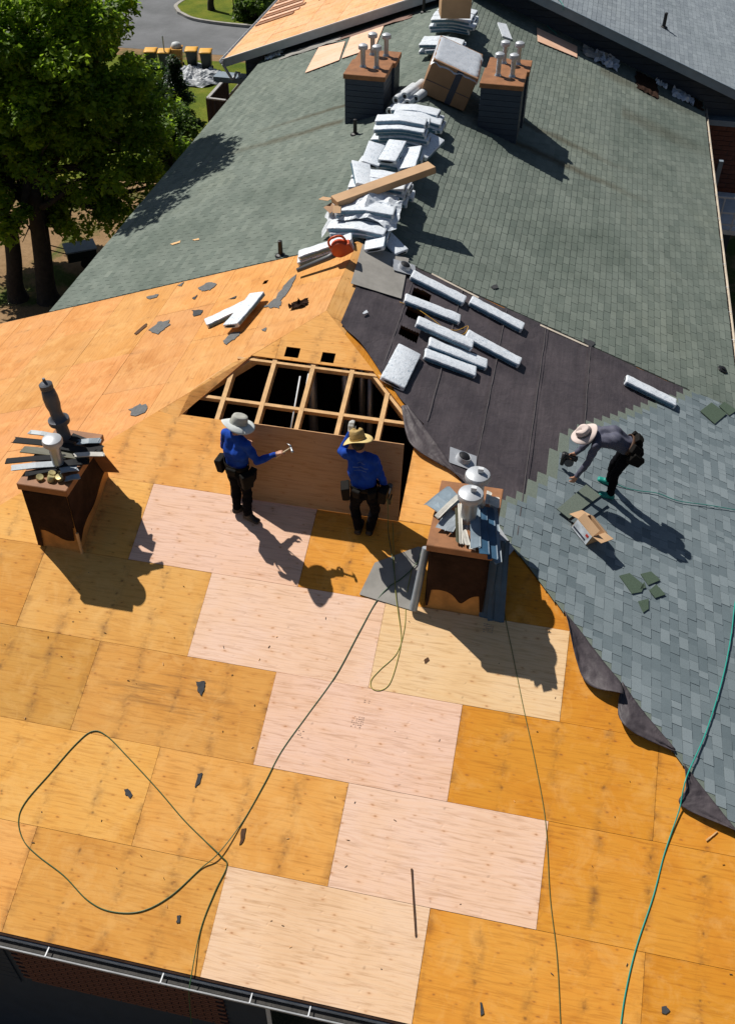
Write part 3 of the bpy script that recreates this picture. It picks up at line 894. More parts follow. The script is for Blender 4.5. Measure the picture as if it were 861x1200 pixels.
# lower storeys in brick
lw = MB().box((FX, YW+0.35, (GZ+0.5)/2), (FHL+FHR-1.2, 0.3, 0.5-GZ)).build('brick_wall', M_MORTAR, farh)
bm2 = MB().box((0, 0, 0), (0.40, 0.03, 0.13)).mesh('brick', M_BRICK)
for (x0, x1) in ((UA+7.0, FX+FHR-0.65), (FX-FHL+0.65, UA-6.6)):
    j = 0
    while j < 22:
        x = x0+(0.2 if j % 2 else 0.0)
        while x < x1-0.2:
            link('brick', bm2, lw, TR((x+0.2, YW+0.19, 0.42-j*0.145)))
            x += 0.415
        j += 1
MB().box((FX-FHL/2-2.6, YW-0.1, 0.62), (FHL-4.2, 0.5, 0.16)).build('frieze', M_TRIM, farh)
MB().box((FX+FHR/2+2.4, YW-0.1, 0.62), (FHR-3.8, 0.5, 0.16)).build('frieze', M_TRIM, farh)
for x_ in (FX-FHL+0.6, FX+FHR-0.6):
    MB().box((x_, YW+FLEN/2, (GZ+0.8)/2), (0.2, FLEN-0.5, 0.8-GZ)).build('side_wall', M_NAVY, farh)
# decks, rakes, soffit
fd = MB()
fd.prism(rect(-FY-FLEN, -FY, -FHL/CT, 0), -0.10, -0.016, F('fl', 0, 0)); 
fdl = fd.build('left_roof_deck', M_DARKWOOD, farh)
fd = MB(); fd.prism(rect(FY, FY+FLEN, -FHR/CT, 0), -0.10, 0.0, F('fr', 0, 0)); fdr = fd.build('right_roof_deck', MATS['old_shingle_gap'], farh)
for k, s_, fh in (('fl', -1, FHL), ('fr', 1, FHR)):
    yy = -FY if s_ < 0 else FY
    a = P(k, yy, 0, -0.10); b = P(k, yy, -fh/CT, -0.10)
    MB().bar(a, b, 0.03, 0.24, up=(0, 0, 1)).build('rake_fascia', M_TRIM if s_ > 0 else plain('pale_rake_paint', (0.40, 0.44, 0.48), 0.5, amt=0.1), farh)
    MB().bar(P(k, yy-0.02*s_, 0, 0.015), P(k, yy-0.02*s_, -fh/CT, 0.015), 0.05, 0.03, up=(0, 0, 1)).build('drip_edge', M_WHITE if s_ < 0 else M_TRIM, farh)
    MB().bar(P(k, yy+s_*0.36, 0, -0.14), P(k, yy+s_*0.36, -fh/CT, -0.14), 0.70, 0.02, up=FRM[k][1].cross(FRM[k][2])).build('rake_soffit', M_TRIM, farh)
    x = FX+s_*fh
    gutter('eave_gutter', (x, FY-0.02, FZ-T*fh-0.03), (x, FY+FLEN, FZ-T*fh-0.03), (s_, 0, 0), M_WHITE, farh, 16)
# plywood on the left slope, torn open in rows near the eave
FHOLES = []
for i in range(4):
    q0 = (-5.115, 25.242, 3.000)
    FHOLES.append((-(FY+4.6+0.5*i+1.9), -(FY+4.6-0.5*i*0.4), -5.0-0.42*i-0.20, -5.0-0.42*i))
for r in range(0, 8):
    b1 = -r*S; b0 = max(b1-S, -FHL/CT)
    if b0 >= b1: continue
    for i in range(0, 11):
        a1 = -FY-0.02-i*2.44+(1.22 if r % 2 else 0); a0 = a1-2.44
        a1 = min(a1, -FY-0.0)
        if a1-a0 < 0.1: continue
        c = R.uniform(0.72, 0.80)
        g = 0.004
        polys = cutall([rect(a0+g, a1-g, b0+g, b1-g)], FHOLES)
        mb = MB()
        for q in polys: mb.prism([(x-a0, y-b0) for x, y in q], -0.014, 0.0)
        o = link('plywood_sheet', mb.mesh('plywood_sheet', M_PLY_OLD), fdl, F('fl', a0, b0, R.uniform(-.002, .002)))
        o.color = (c, c*0.57, c*0.31, 1)
# loose spaced boards of old sheathing along the eave
for i in range(9):
    a = -FY-3.2-i*0.42
    MB().prism(rect(a-0.30, a-0.04, -FHL/CT+0.1, -FHL/CT+1.5+0.1*(i % 3)), 0.006, 0.03, F('fl', 0, 0)).build('sheathing_board', plain('raw_board', (0.72, 0.44, 0.30), 0.8, amt=0.2) if i % 2 else M_RUST, farh)
# pale new sheets by the ridge
old_field('fr', FY+0.02, FY+14, -FHR/CT, 'shingle_field', M_SH_FAR, fdr, 9, exp=0.15, tw=0.32)
v_ = MB().lathe([(0.16, 0.0), (0.14, 0.03), (0.075, 0.05), (0.07, 0.5), (0.05, 0.52)], 12, TR(P('fl', -(FY+3.9), -5.0)))
v_.build('vent_pipe', M_BLACK, farh, smooth=False)
q_ = (FY+2.6, -5.4)
MB().lathe([(0.13, 0.0), (0.11, 0.03), (0.055, 0.05), (0.05, 0.42), (0.03, 0.43)], 12, TR(P('fr', *q_))).build('vent_pipe', M_BLACK, farh)
# balcony on the right of the far building, in the shade of the eave
bal = MB()
bal.box((9.6, 26.6, -1.6), (3.0, 2.6, 0.14))
bo = bal.build('balcony', M_WHITE, farh)
for z in (-0.55, -1.0, -1.35): MB().bar((8.25, 25.3, z), (11.0, 25.3, z), 0.05, 0.05).build('rail', M_WHITE, bo)
for i in range(8): MB().bar((8.25+i*0.38, 25.3, -1.55), (8.25+i*0.38, 25.3, -0.55), 0.04, 0.04).build('baluster', M_WHITE, bo)
MB().bar((8.25, 25.3, GZ), (8.25, 25.3, 0.5), 0.12, 0.12).build('post', M_TRIM, bo)
# downpipe and eave return at the left corner
MB().tube(spline([(FX-FHL-0.05, 27.5, 1.2), (FX-FHL+0.15, 27.7, 0.7), (FX-FHL+0.4, 27.85, 0.4), (FX-FHL+0.42, 27.88, GZ)], 4), 0.045, 8).build('downpipe', M_WHITE, farh, smooth=True)

# ---------------------------------------------------------------- timber stair landing beside the lawn
land = thing('timber_landing', 'dark brown timber landing with pale handrail beside the left eave', 'landing', TR((-8.3, 31, GZ)))
M_DKTIMBER = plain('dark_stained_timber', (0.055, 0.036, 0.028), 0.8, amt=0.3)
RZ = -2.0
c1 = Vector((-9.661, 32.914, -2.000)); c2 = Vector((-9.657, 35.156, -2.000)); c3 = Vector((-8.933, 32.855, -2.000))
for a, b in ((c1, c2), (c1, c3)):
    MB().bar(a, b, 0.12, 0.05).build('handrail', plain('weathered_rail', (0.34, 0.33, 0.32), 0.7), land)
    n_ = int((b-a).length/0.19)
    for i in range(n_+1):
        p = a.lerp(b, i/n_)
        MB().bar(p-Vector((0, 0, 0.03)), p-Vector((0, 0, 1.9)), 0.115, 0.03, up=(b-a)).build('baluster', M_DKTIMBER, land)
    MB().bar(a-Vector((0, 0, 1.95)), b-Vector((0, 0, 1.95)), 0.12, 0.14).build('beam', M_DKTIMBER, land)
fl_ = MB(); d_ = c2+(c3-c1)
fl_.add([q-Vector((0, 0, 1.0)) for q in (c1, c2, d_, c3)], [(0, 3, 2, 1)]); solidify(fl_.build('floor', M_DKTIMBER, land), 0.04)
for p in (c1, c2, c3): MB().bar((p.x, p.y, GZ), (p.x, p.y, p.z), 0.12, 0.12).build('post', M_DKTIMBER, land)
MB().tube([(-8.566, 33.572, -1.600), (-10.233, 36.421, -3.400)], 0.05, 8).build('brace', plain('weathered_rail', (0.34, 0.33, 0.32)), land)

# ---------------------------------------------------------------- wheeled bins by the road
M_BIN = plain('dark_green_plastic', (0.012, 0.022, 0.018), 0.45, amt=0.15, bump=0.03)
M_LID = plain('yellow_lid_plastic', (0.78, 0.40, 0.06), 0.45, amt=0.1, bump=0.03)
M_BINY = plain('orange_bin_plastic', (0.42, 0.20, 0.02), 0.5, amt=0.2, bump=0.03)
M_TYRE = plain('rubber', (0.015, 0.015, 0.015), 0.8)
def wheelie(p, rz, label, body, lidm, lid=True):
    t = thing('wheeled_bin', label, 'bin', TR(p, rz), 'wheeled bins lined up at the road edge')
    b = MB(); b.add([(x*0.21, y*0.24, 0.10) for x, y in ((-1, -1), (1, -1), (1, 1), (-1, 1))] + [(x*0.275, y*0.34, 0.98) for x, y in ((-1, -1), (1, -1), (1, 1), (-1, 1))],
        [(3, 2, 1, 0), (4, 5, 6, 7), (0, 1, 5, 4), (1, 2, 6, 5), (2, 3, 7, 6), (3, 0, 4, 7)])
    bevel(b.build('body', body, t, local=True), 0.03)
    MB().box((0, 0, 0.97), (0.60, 0.74, 0.05)).build('rim', body, t, local=True)
    if lid:
        l_ = MB().grid(lambda u, v: Vector(((u-0.5)*0.62, (v-0.5)*0.78, 1.0+0.07*math.sin(math.pi*v)*(1-(2*u-1)**4*0.6))), 6, 6)
        solidify(l_.build('lid', lidm, t, local=True, smooth=True), 0.02)
    for s_ in (-1, 1):
        w_ = MB().lathe([(0.04, -0.03), (0.10, -0.03), (0.11, 0), (0.10, 0.03), (0.04, 0.03)], 14, Matrix.Translation((s_*0.24, 0.27, 0.11)) @ Matrix.Rotation(math.pi/2, 4, 'Y'))
        w_.build('wheel', M_TYRE, t, local=True)
    MB().tube([(-0.2, 0.40, 0.94), (0.2, 0.40, 0.94)], 0.02, 8).build('handle', body, t, local=True)
    return t
zz = GZ+0.006
bins = [((-16.915, 44.824, -5.500), 'dark wheeled bin with yellow lid, leftmost of the row by the road', M_BIN, True), ((-16.227, 44.864, -5.500), 'dark wheeled bin with yellow lid, second from left in the row', M_BIN, True),
        ((-15.813, 45.467, -5.500), 'orange lidless bin crammed with a pale sack, between dark bins', M_BINY, False), ((-14.999, 45.410, -5.500), 'dark wheeled bin with yellow lid beside the orange bin, on its right', M_BIN, True), ((-14.231, 45.343, -5.500), 'dark wheeled bin with yellow lid at the right end of the row', M_BIN, True)]
for p, lab, bd, ld in bins:
    wheelie((p[0], p[1], GZ+0.004), 0.23, lab, bd, M_LID, ld)
p = bins[2][0]
sk = MB().lathe([(0.02, 0), (0.22, 0.03), (0.27, 0.18), (0.20, 0.33), (0.05, 0.38)], 16, TR((p[0], p[1]+0.02, GZ+0.88)))
tag(sk.build('refuse_sack', plain('pale_sack', (0.52, 0.54, 0.55), 0.6, bump=0.3, bsc=9), smooth=True), 'pale grey refuse sack bulging out of the orange bin', 'sack')
tag(MB().lathe([(0.06, 0), (0.045, 0.02), (0.035, 0.03), (0.035, 1.75), (0.01, 1.78)], 8, TR((-16.122, 44.640, -5.500))).build('marker_post', M_STEEL), 'thin dark metal post standing in front of the yellow-lidded bins', 'post')

# crumpled grey tarpaulin
tq = Vector((-14.643, 44.136, -5.500))
def tarp(u, v):
    a, r = u*2*math.pi, v
    rad = 1.0+0.25*math.sin(3*a+1)+0.12*math.sin(7*a)
    x, y = math.cos(a)*r*rad*1.75, math.sin(a)*r*rad*1.75
    x += 0.35*y
    z = 0.30*(1-r**3)+0.22*(1-r)*0+0.26*noise.noise(Vector((x*2.1, y*2.1, 2)))*(1-r*0.6)+0.16*abs(noise.noise(Vector((x*5, y*5, 7))))
    return tq+Vector((x, y, max(z, 0.01)))
tag(MB().grid(tarp, 72, 26).build('tarpaulin', plain('grey_tarp', (0.42, 0.44, 0.46), 0.5, amt=0.5, sc=2.6, bump=0.6, bsc=6)), 'crumpled grey tarpaulin heaped on the lawn below the bins', 'tarpaulin')

# a dark covered cart by the wall under the left eave
cart = thing('garden_cart', 'small dark garden cart on bare earth beside the left eave', 'cart', TR((-12.178, 25.618, -5.400), 0.6))
MB().box((0, 0, 0.5), (1.0, 0.7, 0.35)).build('tub', M_BIN, cart, local=True)
MB().box((0, 0, 0.70), (1.08, 0.78, 0.05)).build('rim', plain('bluish_rim', (0.20, 0.24, 0.28), 0.5), cart, local=True)
for s_ in (-1, 1):
    MB().lathe([(0.05, -0.04), (0.20, -0.04), (0.22, 0), (0.20, 0.04), (0.05, 0.04)], 16, Matrix.Translation((0.1, s_*0.40, 0.22)) @ Matrix.Rotation(math.pi/2, 4, 'X')).build('wheel', M_TYRE, cart, local=True)
MB().tube([(-0.5, 0.2, 0.6), (-1.0, 0.2, 0.85), (-1.0, -0.2, 0.85), (-0.5, -0.2, 0.6)], 0.02, 8).build('handle', M_BLACK, cart, local=True)

# ---------------------------------------------------------------- trees and shrubs
def leaf_mat(name, a, b):
    k = NT(name)
    at = k.n('Attribute', attribute_name='tone').outputs['Fac']
    k.col(k.mix(at, a, b))
    k.b.inputs['Transmission Weight'].default_value = 0.0
    k.b.inputs['Subsurface Weight'].default_value = 0.0
    # thin leaves pass some light
    tr = k.n('BsdfTranslucent'); k.l(k.mix(at, tuple(x*1.7 for x in a), tuple(x*1.7 for x in b)), tr.inputs[0])
    ms = k.n('MixShader'); ms.inputs[0].default_value = 0.55
    k.l(k.b.outputs[0], ms.inputs[1]); k.l(tr.outputs[0], ms.inputs[2])
    k.l(ms.outputs[0], k.t.nodes['Material Output'].inputs[0])
    return k.set(Roughness=0.5, Specular_IOR_Level=0.35)
M_LEAF = leaf_mat('green_leaves', (0.050, 0.115, 0.008), (0.290, 0.420, 0.030))
M_LEAF2 = leaf_mat('shrub_leaves', (0.025, 0.065, 0.012), (0.150, 0.240, 0.035))
M_BARK = plain('dark_bark', (0.045, 0.034, 0.026), 0.95, amt=0.4, sc=7, bump=0.6, bsc=16)

def leaves(name, clusters, per, size, mat, parent, seed, spread=0.55):
    """clusters: rows (x, y, z, radius); leaf-sized faces around each, more at its skin"""
    rg = np.random.default_rng(seed)
    cl = np.array(clusters)
    n = len(cl)*per
    c = np.repeat(cl, per, axis=0)
    d = rg.normal(size=(n, 3)); d /= np.linalg.norm(d, axis=1)[:, None]
    rad = c[:, 3]*(rg.random(n)**0.45)
    pos = c[:, :3]+d*rad[:, None]*np.array([1, 1, 0.75])
    s_ = size*(0.6+0.8*rg.random(n))
    nrm = d*0.5+rg.normal(size=(n, 3))*0.55+np.array([-0.25, 0.1, 0.95]); nrm /= np.linalg.norm(nrm, axis=1)[:, None]
    t = rg.normal(size=(n, 3)); t -= nrm*(t*nrm).sum(1)[:, None]; t /= np.linalg.norm(t, axis=1)[:, None]
    b = np.cross(nrm, t)
    L = t*s_[:, None]; W_ = b*(s_*0.36)[:, None]; bend = nrm*(s_*0.12)[:, None]
    v = np.stack([pos-L*0.5, pos+W_*0.9-bend*-1, pos+L*0.5, pos-W_*0.9+bend], 1).reshape(-1, 3)
    me = bpy.data.meshes.new(name)
    me.vertices.add(4*n); me.vertices.foreach_set('co', v.ravel().astype(np.float32))
    me.loops.add(4*n); me.loops.foreach_set('vertex_index', np.arange(4*n, dtype=np.int32))
    me.polygons.add(n); me.polygons.foreach_set('loop_start', np.arange(0, 4*n, 4, dtype=np.int32))
    me.polygons.foreach_set('loop_total', np.full(n, 4, dtype=np.int32))
    me.materials.append(mat)
    me.update(calc_edges=True)
    at = me.attributes.new('tone', 'FLOAT', 'FACE')
    ct = np.repeat(rg.random(len(cl)), per)
    at.data.foreach_set('value', np.clip(0.5*ct+0.6*rg.random(n)-0.05, 0, 1).astype(np.float32))
    return link(name, me, parent)

def big_tree(name, label, base, fork_z, lobes, per, ncl, size, seed, trunk_r, mat=M_LEAF):
    t = thing(name, label, 'tree', TR(base))
    rg = random.Random(seed)
    base = Vector(base)
    top = Vector((base.x+0.3, base.y+0.2, fork_z))
    tr = MB()
    mid = base.lerp(top, 0.5)+Vector((rg.uniform(-.15, .15), rg.uniform(-.1, .1), 0))
    tr.tube(spline([base-Vector((0, 0, 0.1)), base+Vector((0, 0, 0.5)), mid, top], 4), [trunk_r*1.5, trunk_r*1.4, trunk_r*1.25, trunk_r*1.15, trunk_r*1.1, trunk_r*1.05, trunk_r, trunk_r, trunk_r, trunk_r*0.98, trunk_r*0.95, trunk_r*0.92, trunk_r*0.9], 12)
    for (x, y, z, rx, ry, rz) in lobes:
        if z > 5.0 or (z > 2.8 and x > -11.0): continue
        e = Vector((x, y, z-0.5))
        a = top+Vector((0, 0, rg.uniform(-0.8, 0.6)))
        m_ = a.lerp(e, 0.5)+Vector((rg.uniform(-.4, .4), rg.uniform(-.4, .4), -0.3))
        sp_ = spline([a, m_, e], 5)
        tr.tube(sp_, [trunk_r*0.55*(1-0.85*i/(len(sp_)-1)) for i in range(len(sp_))], 8)
        for j in range(5):
            q = sp_[rg.randrange(3, len(sp_))]
            f_ = e+Vector((rg.uniform(-rx, rx)*0.8, rg.uniform(-ry, ry)*0.8, rg.uniform(-rz, rz)*0.7))
            tr.tube([q, q.lerp(f_, 0.5)+Vector((0, 0, 0.15)), f_], [trunk_r*0.16, trunk_r*0.10, trunk_r*0.03], 5)
    tr.build('trunk', M_BARK, t, smooth=True)
    cl = []
    tot = sum(l[3]*l[4]*l[5] for l in lobes)
    for (x, y, z, rx, ry, rz) in lobes:
        for _ in range(max(3, int(ncl*rx*ry*rz/tot))):
            d = Vector((rg.gauss(0, 1), rg.gauss(0, 1), rg.gauss(0, 1))).normalized()*(rg.random()**0.4)
            cl.append((x+d.x*rx, y+d.y*ry, z+d.z*rz, rg.uniform(0.35, 0.75)))
    leaves('crown', cl, per, size, mat, t, seed)
    return t
big_tree('broadleaf_tree', 'large leafy green tree rising beside the left eave', (-12.389, 23.258, -5.500), -1.5,
         [(-11.2, 24.2, 2.4, 2.5, 2.4, 2.2), (-11.0, 22.6, 1.6, 1.5, 1.2, 1.6), (-12.4, 22.4, 3.0, 1.6, 1.3, 1.6), (-9.9, 24.3, 1.6, 1.6, 1.9, 1.7), (-12.6, 25, 0.4, 2.6, 2.6, 2.2), (-10.3, 23.8, -0.6, 1.6, 1.7, 1.3), (-12.8, 23.2, -0.6, 1.8, 1.8, 1.7),
          (-10.3, 25.0, 3.4, 1.4, 1.8, 1.4), (-11.6, 26.2, 2.6, 2.0, 2.2, 1.5), (-9.4, 25.2, 0.2, 1.2, 1.5, 1.1), (-9.3, 22.0, 6.5, 1.6, 1.6, 1.8), (-12.5, 22.5, -2.2, 1.2, 1.0, 0.8),
          (-10.9, 24.6, -2.1, 1.3, 1.2, 0.9), (-9.3, 24.3, -2.0, 1.1, 1.1, 0.8), (-11.5, 23.4, -2.6, 0.9, 0.8, 0.6), (-8.4, 25.5, -1.4, 0.9, 1.0, 0.9), (-9.4, 24.6, -1.2, 1.1, 1.3, 1.0), (-12.2, 24.2, -2.6, 1.2, 1.0, 0.8), (-8.9, 19.6, 7.3, 1.2, 1.5, 0.9), (-8.6, 21.6, 7.9, 1.3, 1.2, 1.0), (-14.4, 24, -0.2, 1.9, 2.2, 2.0), (-14.4, 27.5, -0.2, 2.2, 2.4, 2.0)], 230, 560, 0.17, 11, 0.30)
big_tree('broadleaf_tree', 'leafy tree with forked trunk at the left edge, behind the larger tree', (-13.447, 23.132, -5.500), -2.6,
         [(-14.5, 24.0, -0.9, 1.6, 1.6, 1.3), (-15.2, 26, -1.0, 1.8, 1.8, 1.4), (-14.0, 27.5, -1.5, 1.4, 1.6, 1.0)], 170, 90, 0.20, 12, 0.26)
def shrub(label, pts, per, size, seed, stem_at, mat=M_LEAF2):
    t = thing('shrub', label, 'shrub', TR(stem_at))
    b = MB(); rg = random.Random(seed)
    for c in pts[:6]: b.tube([stem_at, Vector(stem_at).lerp(Vector(c[:3]), 0.6)+Vector((rg.uniform(-.1, .1), 0, 0)), c[:3]], [0.05, 0.035, 0.015], 6)
    b.build('stem', M_BARK, t, smooth=True)
    leaves('foliage', pts, per, size, mat, t, seed)
def blob(c, r, n, seed, rz=0.8):
    rg = random.Random(seed); o = []
    for _ in range(n):
        d = Vector((rg.gauss(0, 1), rg.gauss(0, 1), rg.gauss(0, 1))).normalized()*(rg.random()**0.4)
        o.append((c[0]+d.x*r, c[1]+d.y*r, c[2]+d.z*r*rz, rg.uniform(0.25, 0.5)))
    return o
sA = (-12.131, 34.363, -4.200); sB = (-12.240, 36.269, -4.300); sC = (-15.467, 41.388, -4.600)
shrub('dense green shrub crowding the left eave below the tarpaulin', blob(sA, 1.5, 60, 31), 130, 0.17, 31, (sA[0], sA[1], GZ))
shrub('dark conical evergreen shrub standing between lawn and left eave', [(sB[0]+random.Random(i).uniform(-1, 1)*(1.0-i/40)*0.9, sB[1]+random.Random(i+99).uniform(-1, 1)*(1.0-i/40)*0.9, GZ+0.3+i*0.085, 0.30) for i in range(40)], 150, 0.11, 32, (sB[0], sB[1], GZ), leaf_mat('conifer_leaves', (0.010, 0.026, 0.010), (0.035, 0.070, 0.020)))
shrub('low leafy shrub left of the tarpaulin under the big tree', blob(sC, 1.0, 30, 33), 120, 0.16, 33, (sC[0], sC[1], GZ))
sD = (-14.320, 53.562, -5.000)
shrub('light green grassy shrub at the corner of the traffic island', blob(sD, 1.0, 26, 34), 130, 0.2, 34, (sD[0], sD[1], GZ), leaf_mat('pale_leaves', (0.05, 0.10, 0.012), (0.16, 0.24, 0.035)))
big_tree('island_tree', 'slim-trunked tree on the grassy traffic island, crown above the frame', (-17.127, 54.645, -5.400), -3.0, [(-16.0, 57.5, -0.6, 2.2, 2.0, 1.5), (-14.2, 59, -0.2, 2.0, 2.0, 1.4), (-17.2, 59.5, 0.2, 2.0, 2.0, 1.5)], 120, 110, 0.26, 15, 0.16)
tag(MB().lathe([(0.05, 0), (0.04, 0.05), (0.035, 0.06), (0.035, 2.4), (0.01, 2.42)], 8, TR((-15.371, 53.462, -5.400))).build('sign_post', M_BLACK), 'thin dark post on the traffic island beside its tree', 'post')
hd = (-18.424, 58.855, -5.400)
tag(link('hedge', leaves('hedge_leaves', [(-30+i*0.7+random.Random(i).uniform(-.3, .3), 68.5+random.Random(i+5).uniform(-.5, .5), GZ+0.7+random.Random(i+9).uniform(-.3, .6), 0.75) for i in range(80)], 60, 0.3, M_LEAF2, None, 44).data), 'long dark hedge on the far side of the road', 'hedge')
bpy.data.objects.remove(bpy.data.objects['hedge_leaves'])

# ---------------------------------------------------------------- chimneys (boxed flues, part of the house)
def rz_at(x, y):
    return min(T*y, ZA-T*abs(x-UA))
def chase(x0, x1, y0, y1, zt, wall_m, cap_m, parent=house):
    """boxed chimney rising vertically out of the roof, metal pan on top"""
    mb = MB()
    e = 0.15
    cs = ((x0, y0), (x1, y0), (x1, y1), (x0, y1))
    zs = [min(rz_at(*c), ZA)-e for c in cs]
    v = [(c[0], c[1], z) for c, z in zip(cs, zs)] + [(c[0], c[1], zt) for c in cs]
    mb.add(v, [(0, 1, 5, 4), (1, 2, 6, 5), (2, 3, 7, 6), (3, 0, 4, 7), (4, 5, 6, 7)])
    ch = mb.build('chimney', wall_m, parent)
    o = 0.035
    cp = MB()
    cp.box(((x0+x1)/2, (y0+y1)/2, zt+0.012), (x1-x0+2*o, y1-y0+2*o, 0.024))
    for a, b in (((x0-o, y0-o), (x1+o, y0-o)), ((x1+o, y0-o), (x1+o, y1+o)), ((x1+o, y1+o), (x0-o, y1+o)), ((x0-o, y1+o), (x0-o, y0-o))):
        cp.bar((a[0], a[1], zt-0.03), (b[0], b[1], zt-0.03), 0.012, 0.10)
    bevel(cp.build('chimney_cap', cap_m, ch), 0.004, 1)
    return ch
def flue(parent, p, r, h, capr, m=None, tilt=0.0, seg=20):
    m = m or M_STEEL
    M0 = TR(p, 0.7, tilt)
    f = MB().lathe([(r*1.5, 0.0), (r*1.45, 0.015), (r*1.05, 0.05), (r, 0.06), (r, h), (r*0.8, h+0.005)], seg, M0).build('flue_pipe', m, parent)
    autosmooth(f)
    c = MB().lathe([(capr*0.55, h+0.01), (capr*0.97, h+0.015), (capr, h+0.035), (capr, h+0.075), (capr*0.93, h+0.10), (capr*0.5, h+0.125), (capr*0.1, h+0.13)], seg, M0).build('flue_cap', M_CAPGREY, parent)
    autosmooth(c)

# nearest left chimney: brown felt torn away from its plywood
ZC = 3.24
chA = chase(-2.54, -1.91, 5.73, 6.88, ZC, plain('chimney_plywood', (0.50, 0.24, 0.065), 0.8, amt=0.3, sc=5), M_RUST)
chB = chase(2.97, 3.72, 5.74, 6.92, ZC+0.02, MATS['chimney_plywood'], M_RUST)
def felt_face(parent, A, B, zt, prof, n=24):
    """felt hanging on a vertical face from A to B; prof(u) = height of its torn lower edge above the roof"""
    A, B = Vector((*A, 0)), Vector((*B, 0))
    d = (B-A).normalized(); nrm = Vector((d.y, -d.x, 0))
    def fn(u, v):
        p = A.lerp(B, u)
        zb = rz_at(p.x, p.y)+prof(u)
        z = zb+(zt-zb)*v
        q = p+nrm*(0.008+0.006*noise.noise(Vector((u*5, z*4, A.x)))+0.012*(1-v)**4)
        return Vector((q.x, q.y, z))
    return solidify(MB().grid(fn, n, 10).build('felt_wrap', M_BROWNFELT, parent, smooth=True), 0.004)
felt_face(chA, (-2.55, 5.73), (-1.91, 5.73), ZC-0.08, lambda u: 0.02 if u < 0.14 else 0.30-0.0*u+0.05*math.sin(u*7)-0.22*max(0, u-0.55)+(0.0 if u < 0.93 else 0.25))
felt_face(chA, (-1.91, 5.73), (-1.91, 6.88), ZC-0.08, lambda u: 0.16+0.22*math.sin(u*3.0)*0.4+0.05*math.sin(u*9))
felt_face(chA, (-2.54, 6.88), (-2.54, 5.73), ZC-0.08, lambda u: 0.05)
felt_face(chB, (2.97, 5.74), (3.72, 5.74), ZC-0.06, lambda u: 0.30+0.10*abs(math.sin(u*4.2+0.6))-0.10*math.exp(-((u-0.62)/0.12)**2)-(0.3 if u > 0.93 else 0)-(0.0 if u > 0.06 else 0.3))
felt_face(chB, (2.97, 6.92), (2.97, 5.74), ZC-0.06, lambda u: 0.02)
felt_face(chB, (3.72, 5.74), (3.72, 6.92), ZC-0.06, lambda u: 0.02)
MB().box((-1.895, 5.715, 2.25), (0.03, 0.03, 0.42)).build('corner_batten', M_LUMBER, chA)
MB().bar((-1.86, 6.55, 3.22), (-1.80, 6.75, 2.72), 0.30, 0.012, up=(0, 1, 0)).build('loose_flap', M_RUST, chA)
# flues on it
flue(chA, (-2.16, 6.12, ZC+0.02), 0.075, 0.40, 0.135)
M0 = TR((-2.30, 6.66, ZC+0.02), 0, 0, -0.10)
autosmooth(MB().lathe([(0.11, 0), (0.10, 0.03), (0.085, 0.05), (0.085, 0.32), (0.14, 0.33), (0.145, 0.345), (0.145, 0.40), (0.12, 0.41), (0.085, 0.45), (0.083, 0.55), (0.100, 0.63), (0.103, 0.76), (0.090, 0.86), (0.070, 0.89), (0.088, 0.90), (0.090, 0.97), (0.05, 1.00), (0.022, 1.01), (0.020, 1.06)], 18, M0).build('flue_pipe', plain('dull_grey_flue', (0.095, 0.10, 0.115), 0.55, metal=0.3), chA))
flue(chB, (3.38, 6.22, ZC+0.03), 0.10, 0.42, 0.165)
flue(chB, (3.42, 6.62, ZC+0.03), 0.10, 0.40, 0.165)
# small galvanised handles on the far-away flue caps
for x, y in ((3.38, 6.22), (3.42, 6.62)):
    MB().box((x+0.03, y, ZC+0.62 if y < 6.4 else ZC+0.60), (0.07, 0.05, 0.06)).build('cap_bracket', M_WHITE, chB)

# far pair of navy chimneys, two boxes each
for nm, (x0, x1), y0, zt in (('far', (-1.13, -0.26), 19.07, 4.16), ('far', (1.90, 2.78), 19.25, 4.15)):
    c1_ = chase(x0, x1, y0, y0+0.92, zt, M_NAVY, M_RUST)
    c2_ = chase(x0+0.03, x1+0.05, y0+1.0, y0+1.7, zt-0.02, M_NAVY, M_RUST)
    for c_, (xa, xb), ya, yb, zt_ in ((c1_, (x0, x1), y0, y0+0.92, zt), (c2_, (x0+0.03, x1+0.05), y0+1.0, y0+1.7, zt-0.02)):
        zz_ = zt_-0.20
        while zz_ > rz_at(xa, ya)-0.6 or zz_ > rz_at(xb, ya)-0.6:
            mb = MB()
            mb.box(((xa+xb)/2, ya-0.006, zz_+0.06), (xb-xa+0.02, 0.014, 0.112))
            mb.box((xb+0.006, (ya+yb)/2, zz_+0.06), (0.014, yb-ya, 0.112))
            mb.box((xa-0.006, (ya+yb)/2, zz_+0.06), (0.014, yb-ya, 0.112))
            mb.build('siding_board', M_NAVY, c_)
            zz_ -= 0.125
        for fx_ in (0.34, 0.70):
            flue(c_, (xa+(xb-xa)*fx_, (ya+yb)/2+0.05, zt_+0.02), 0.054, 0.37, 0.11, seg=14)

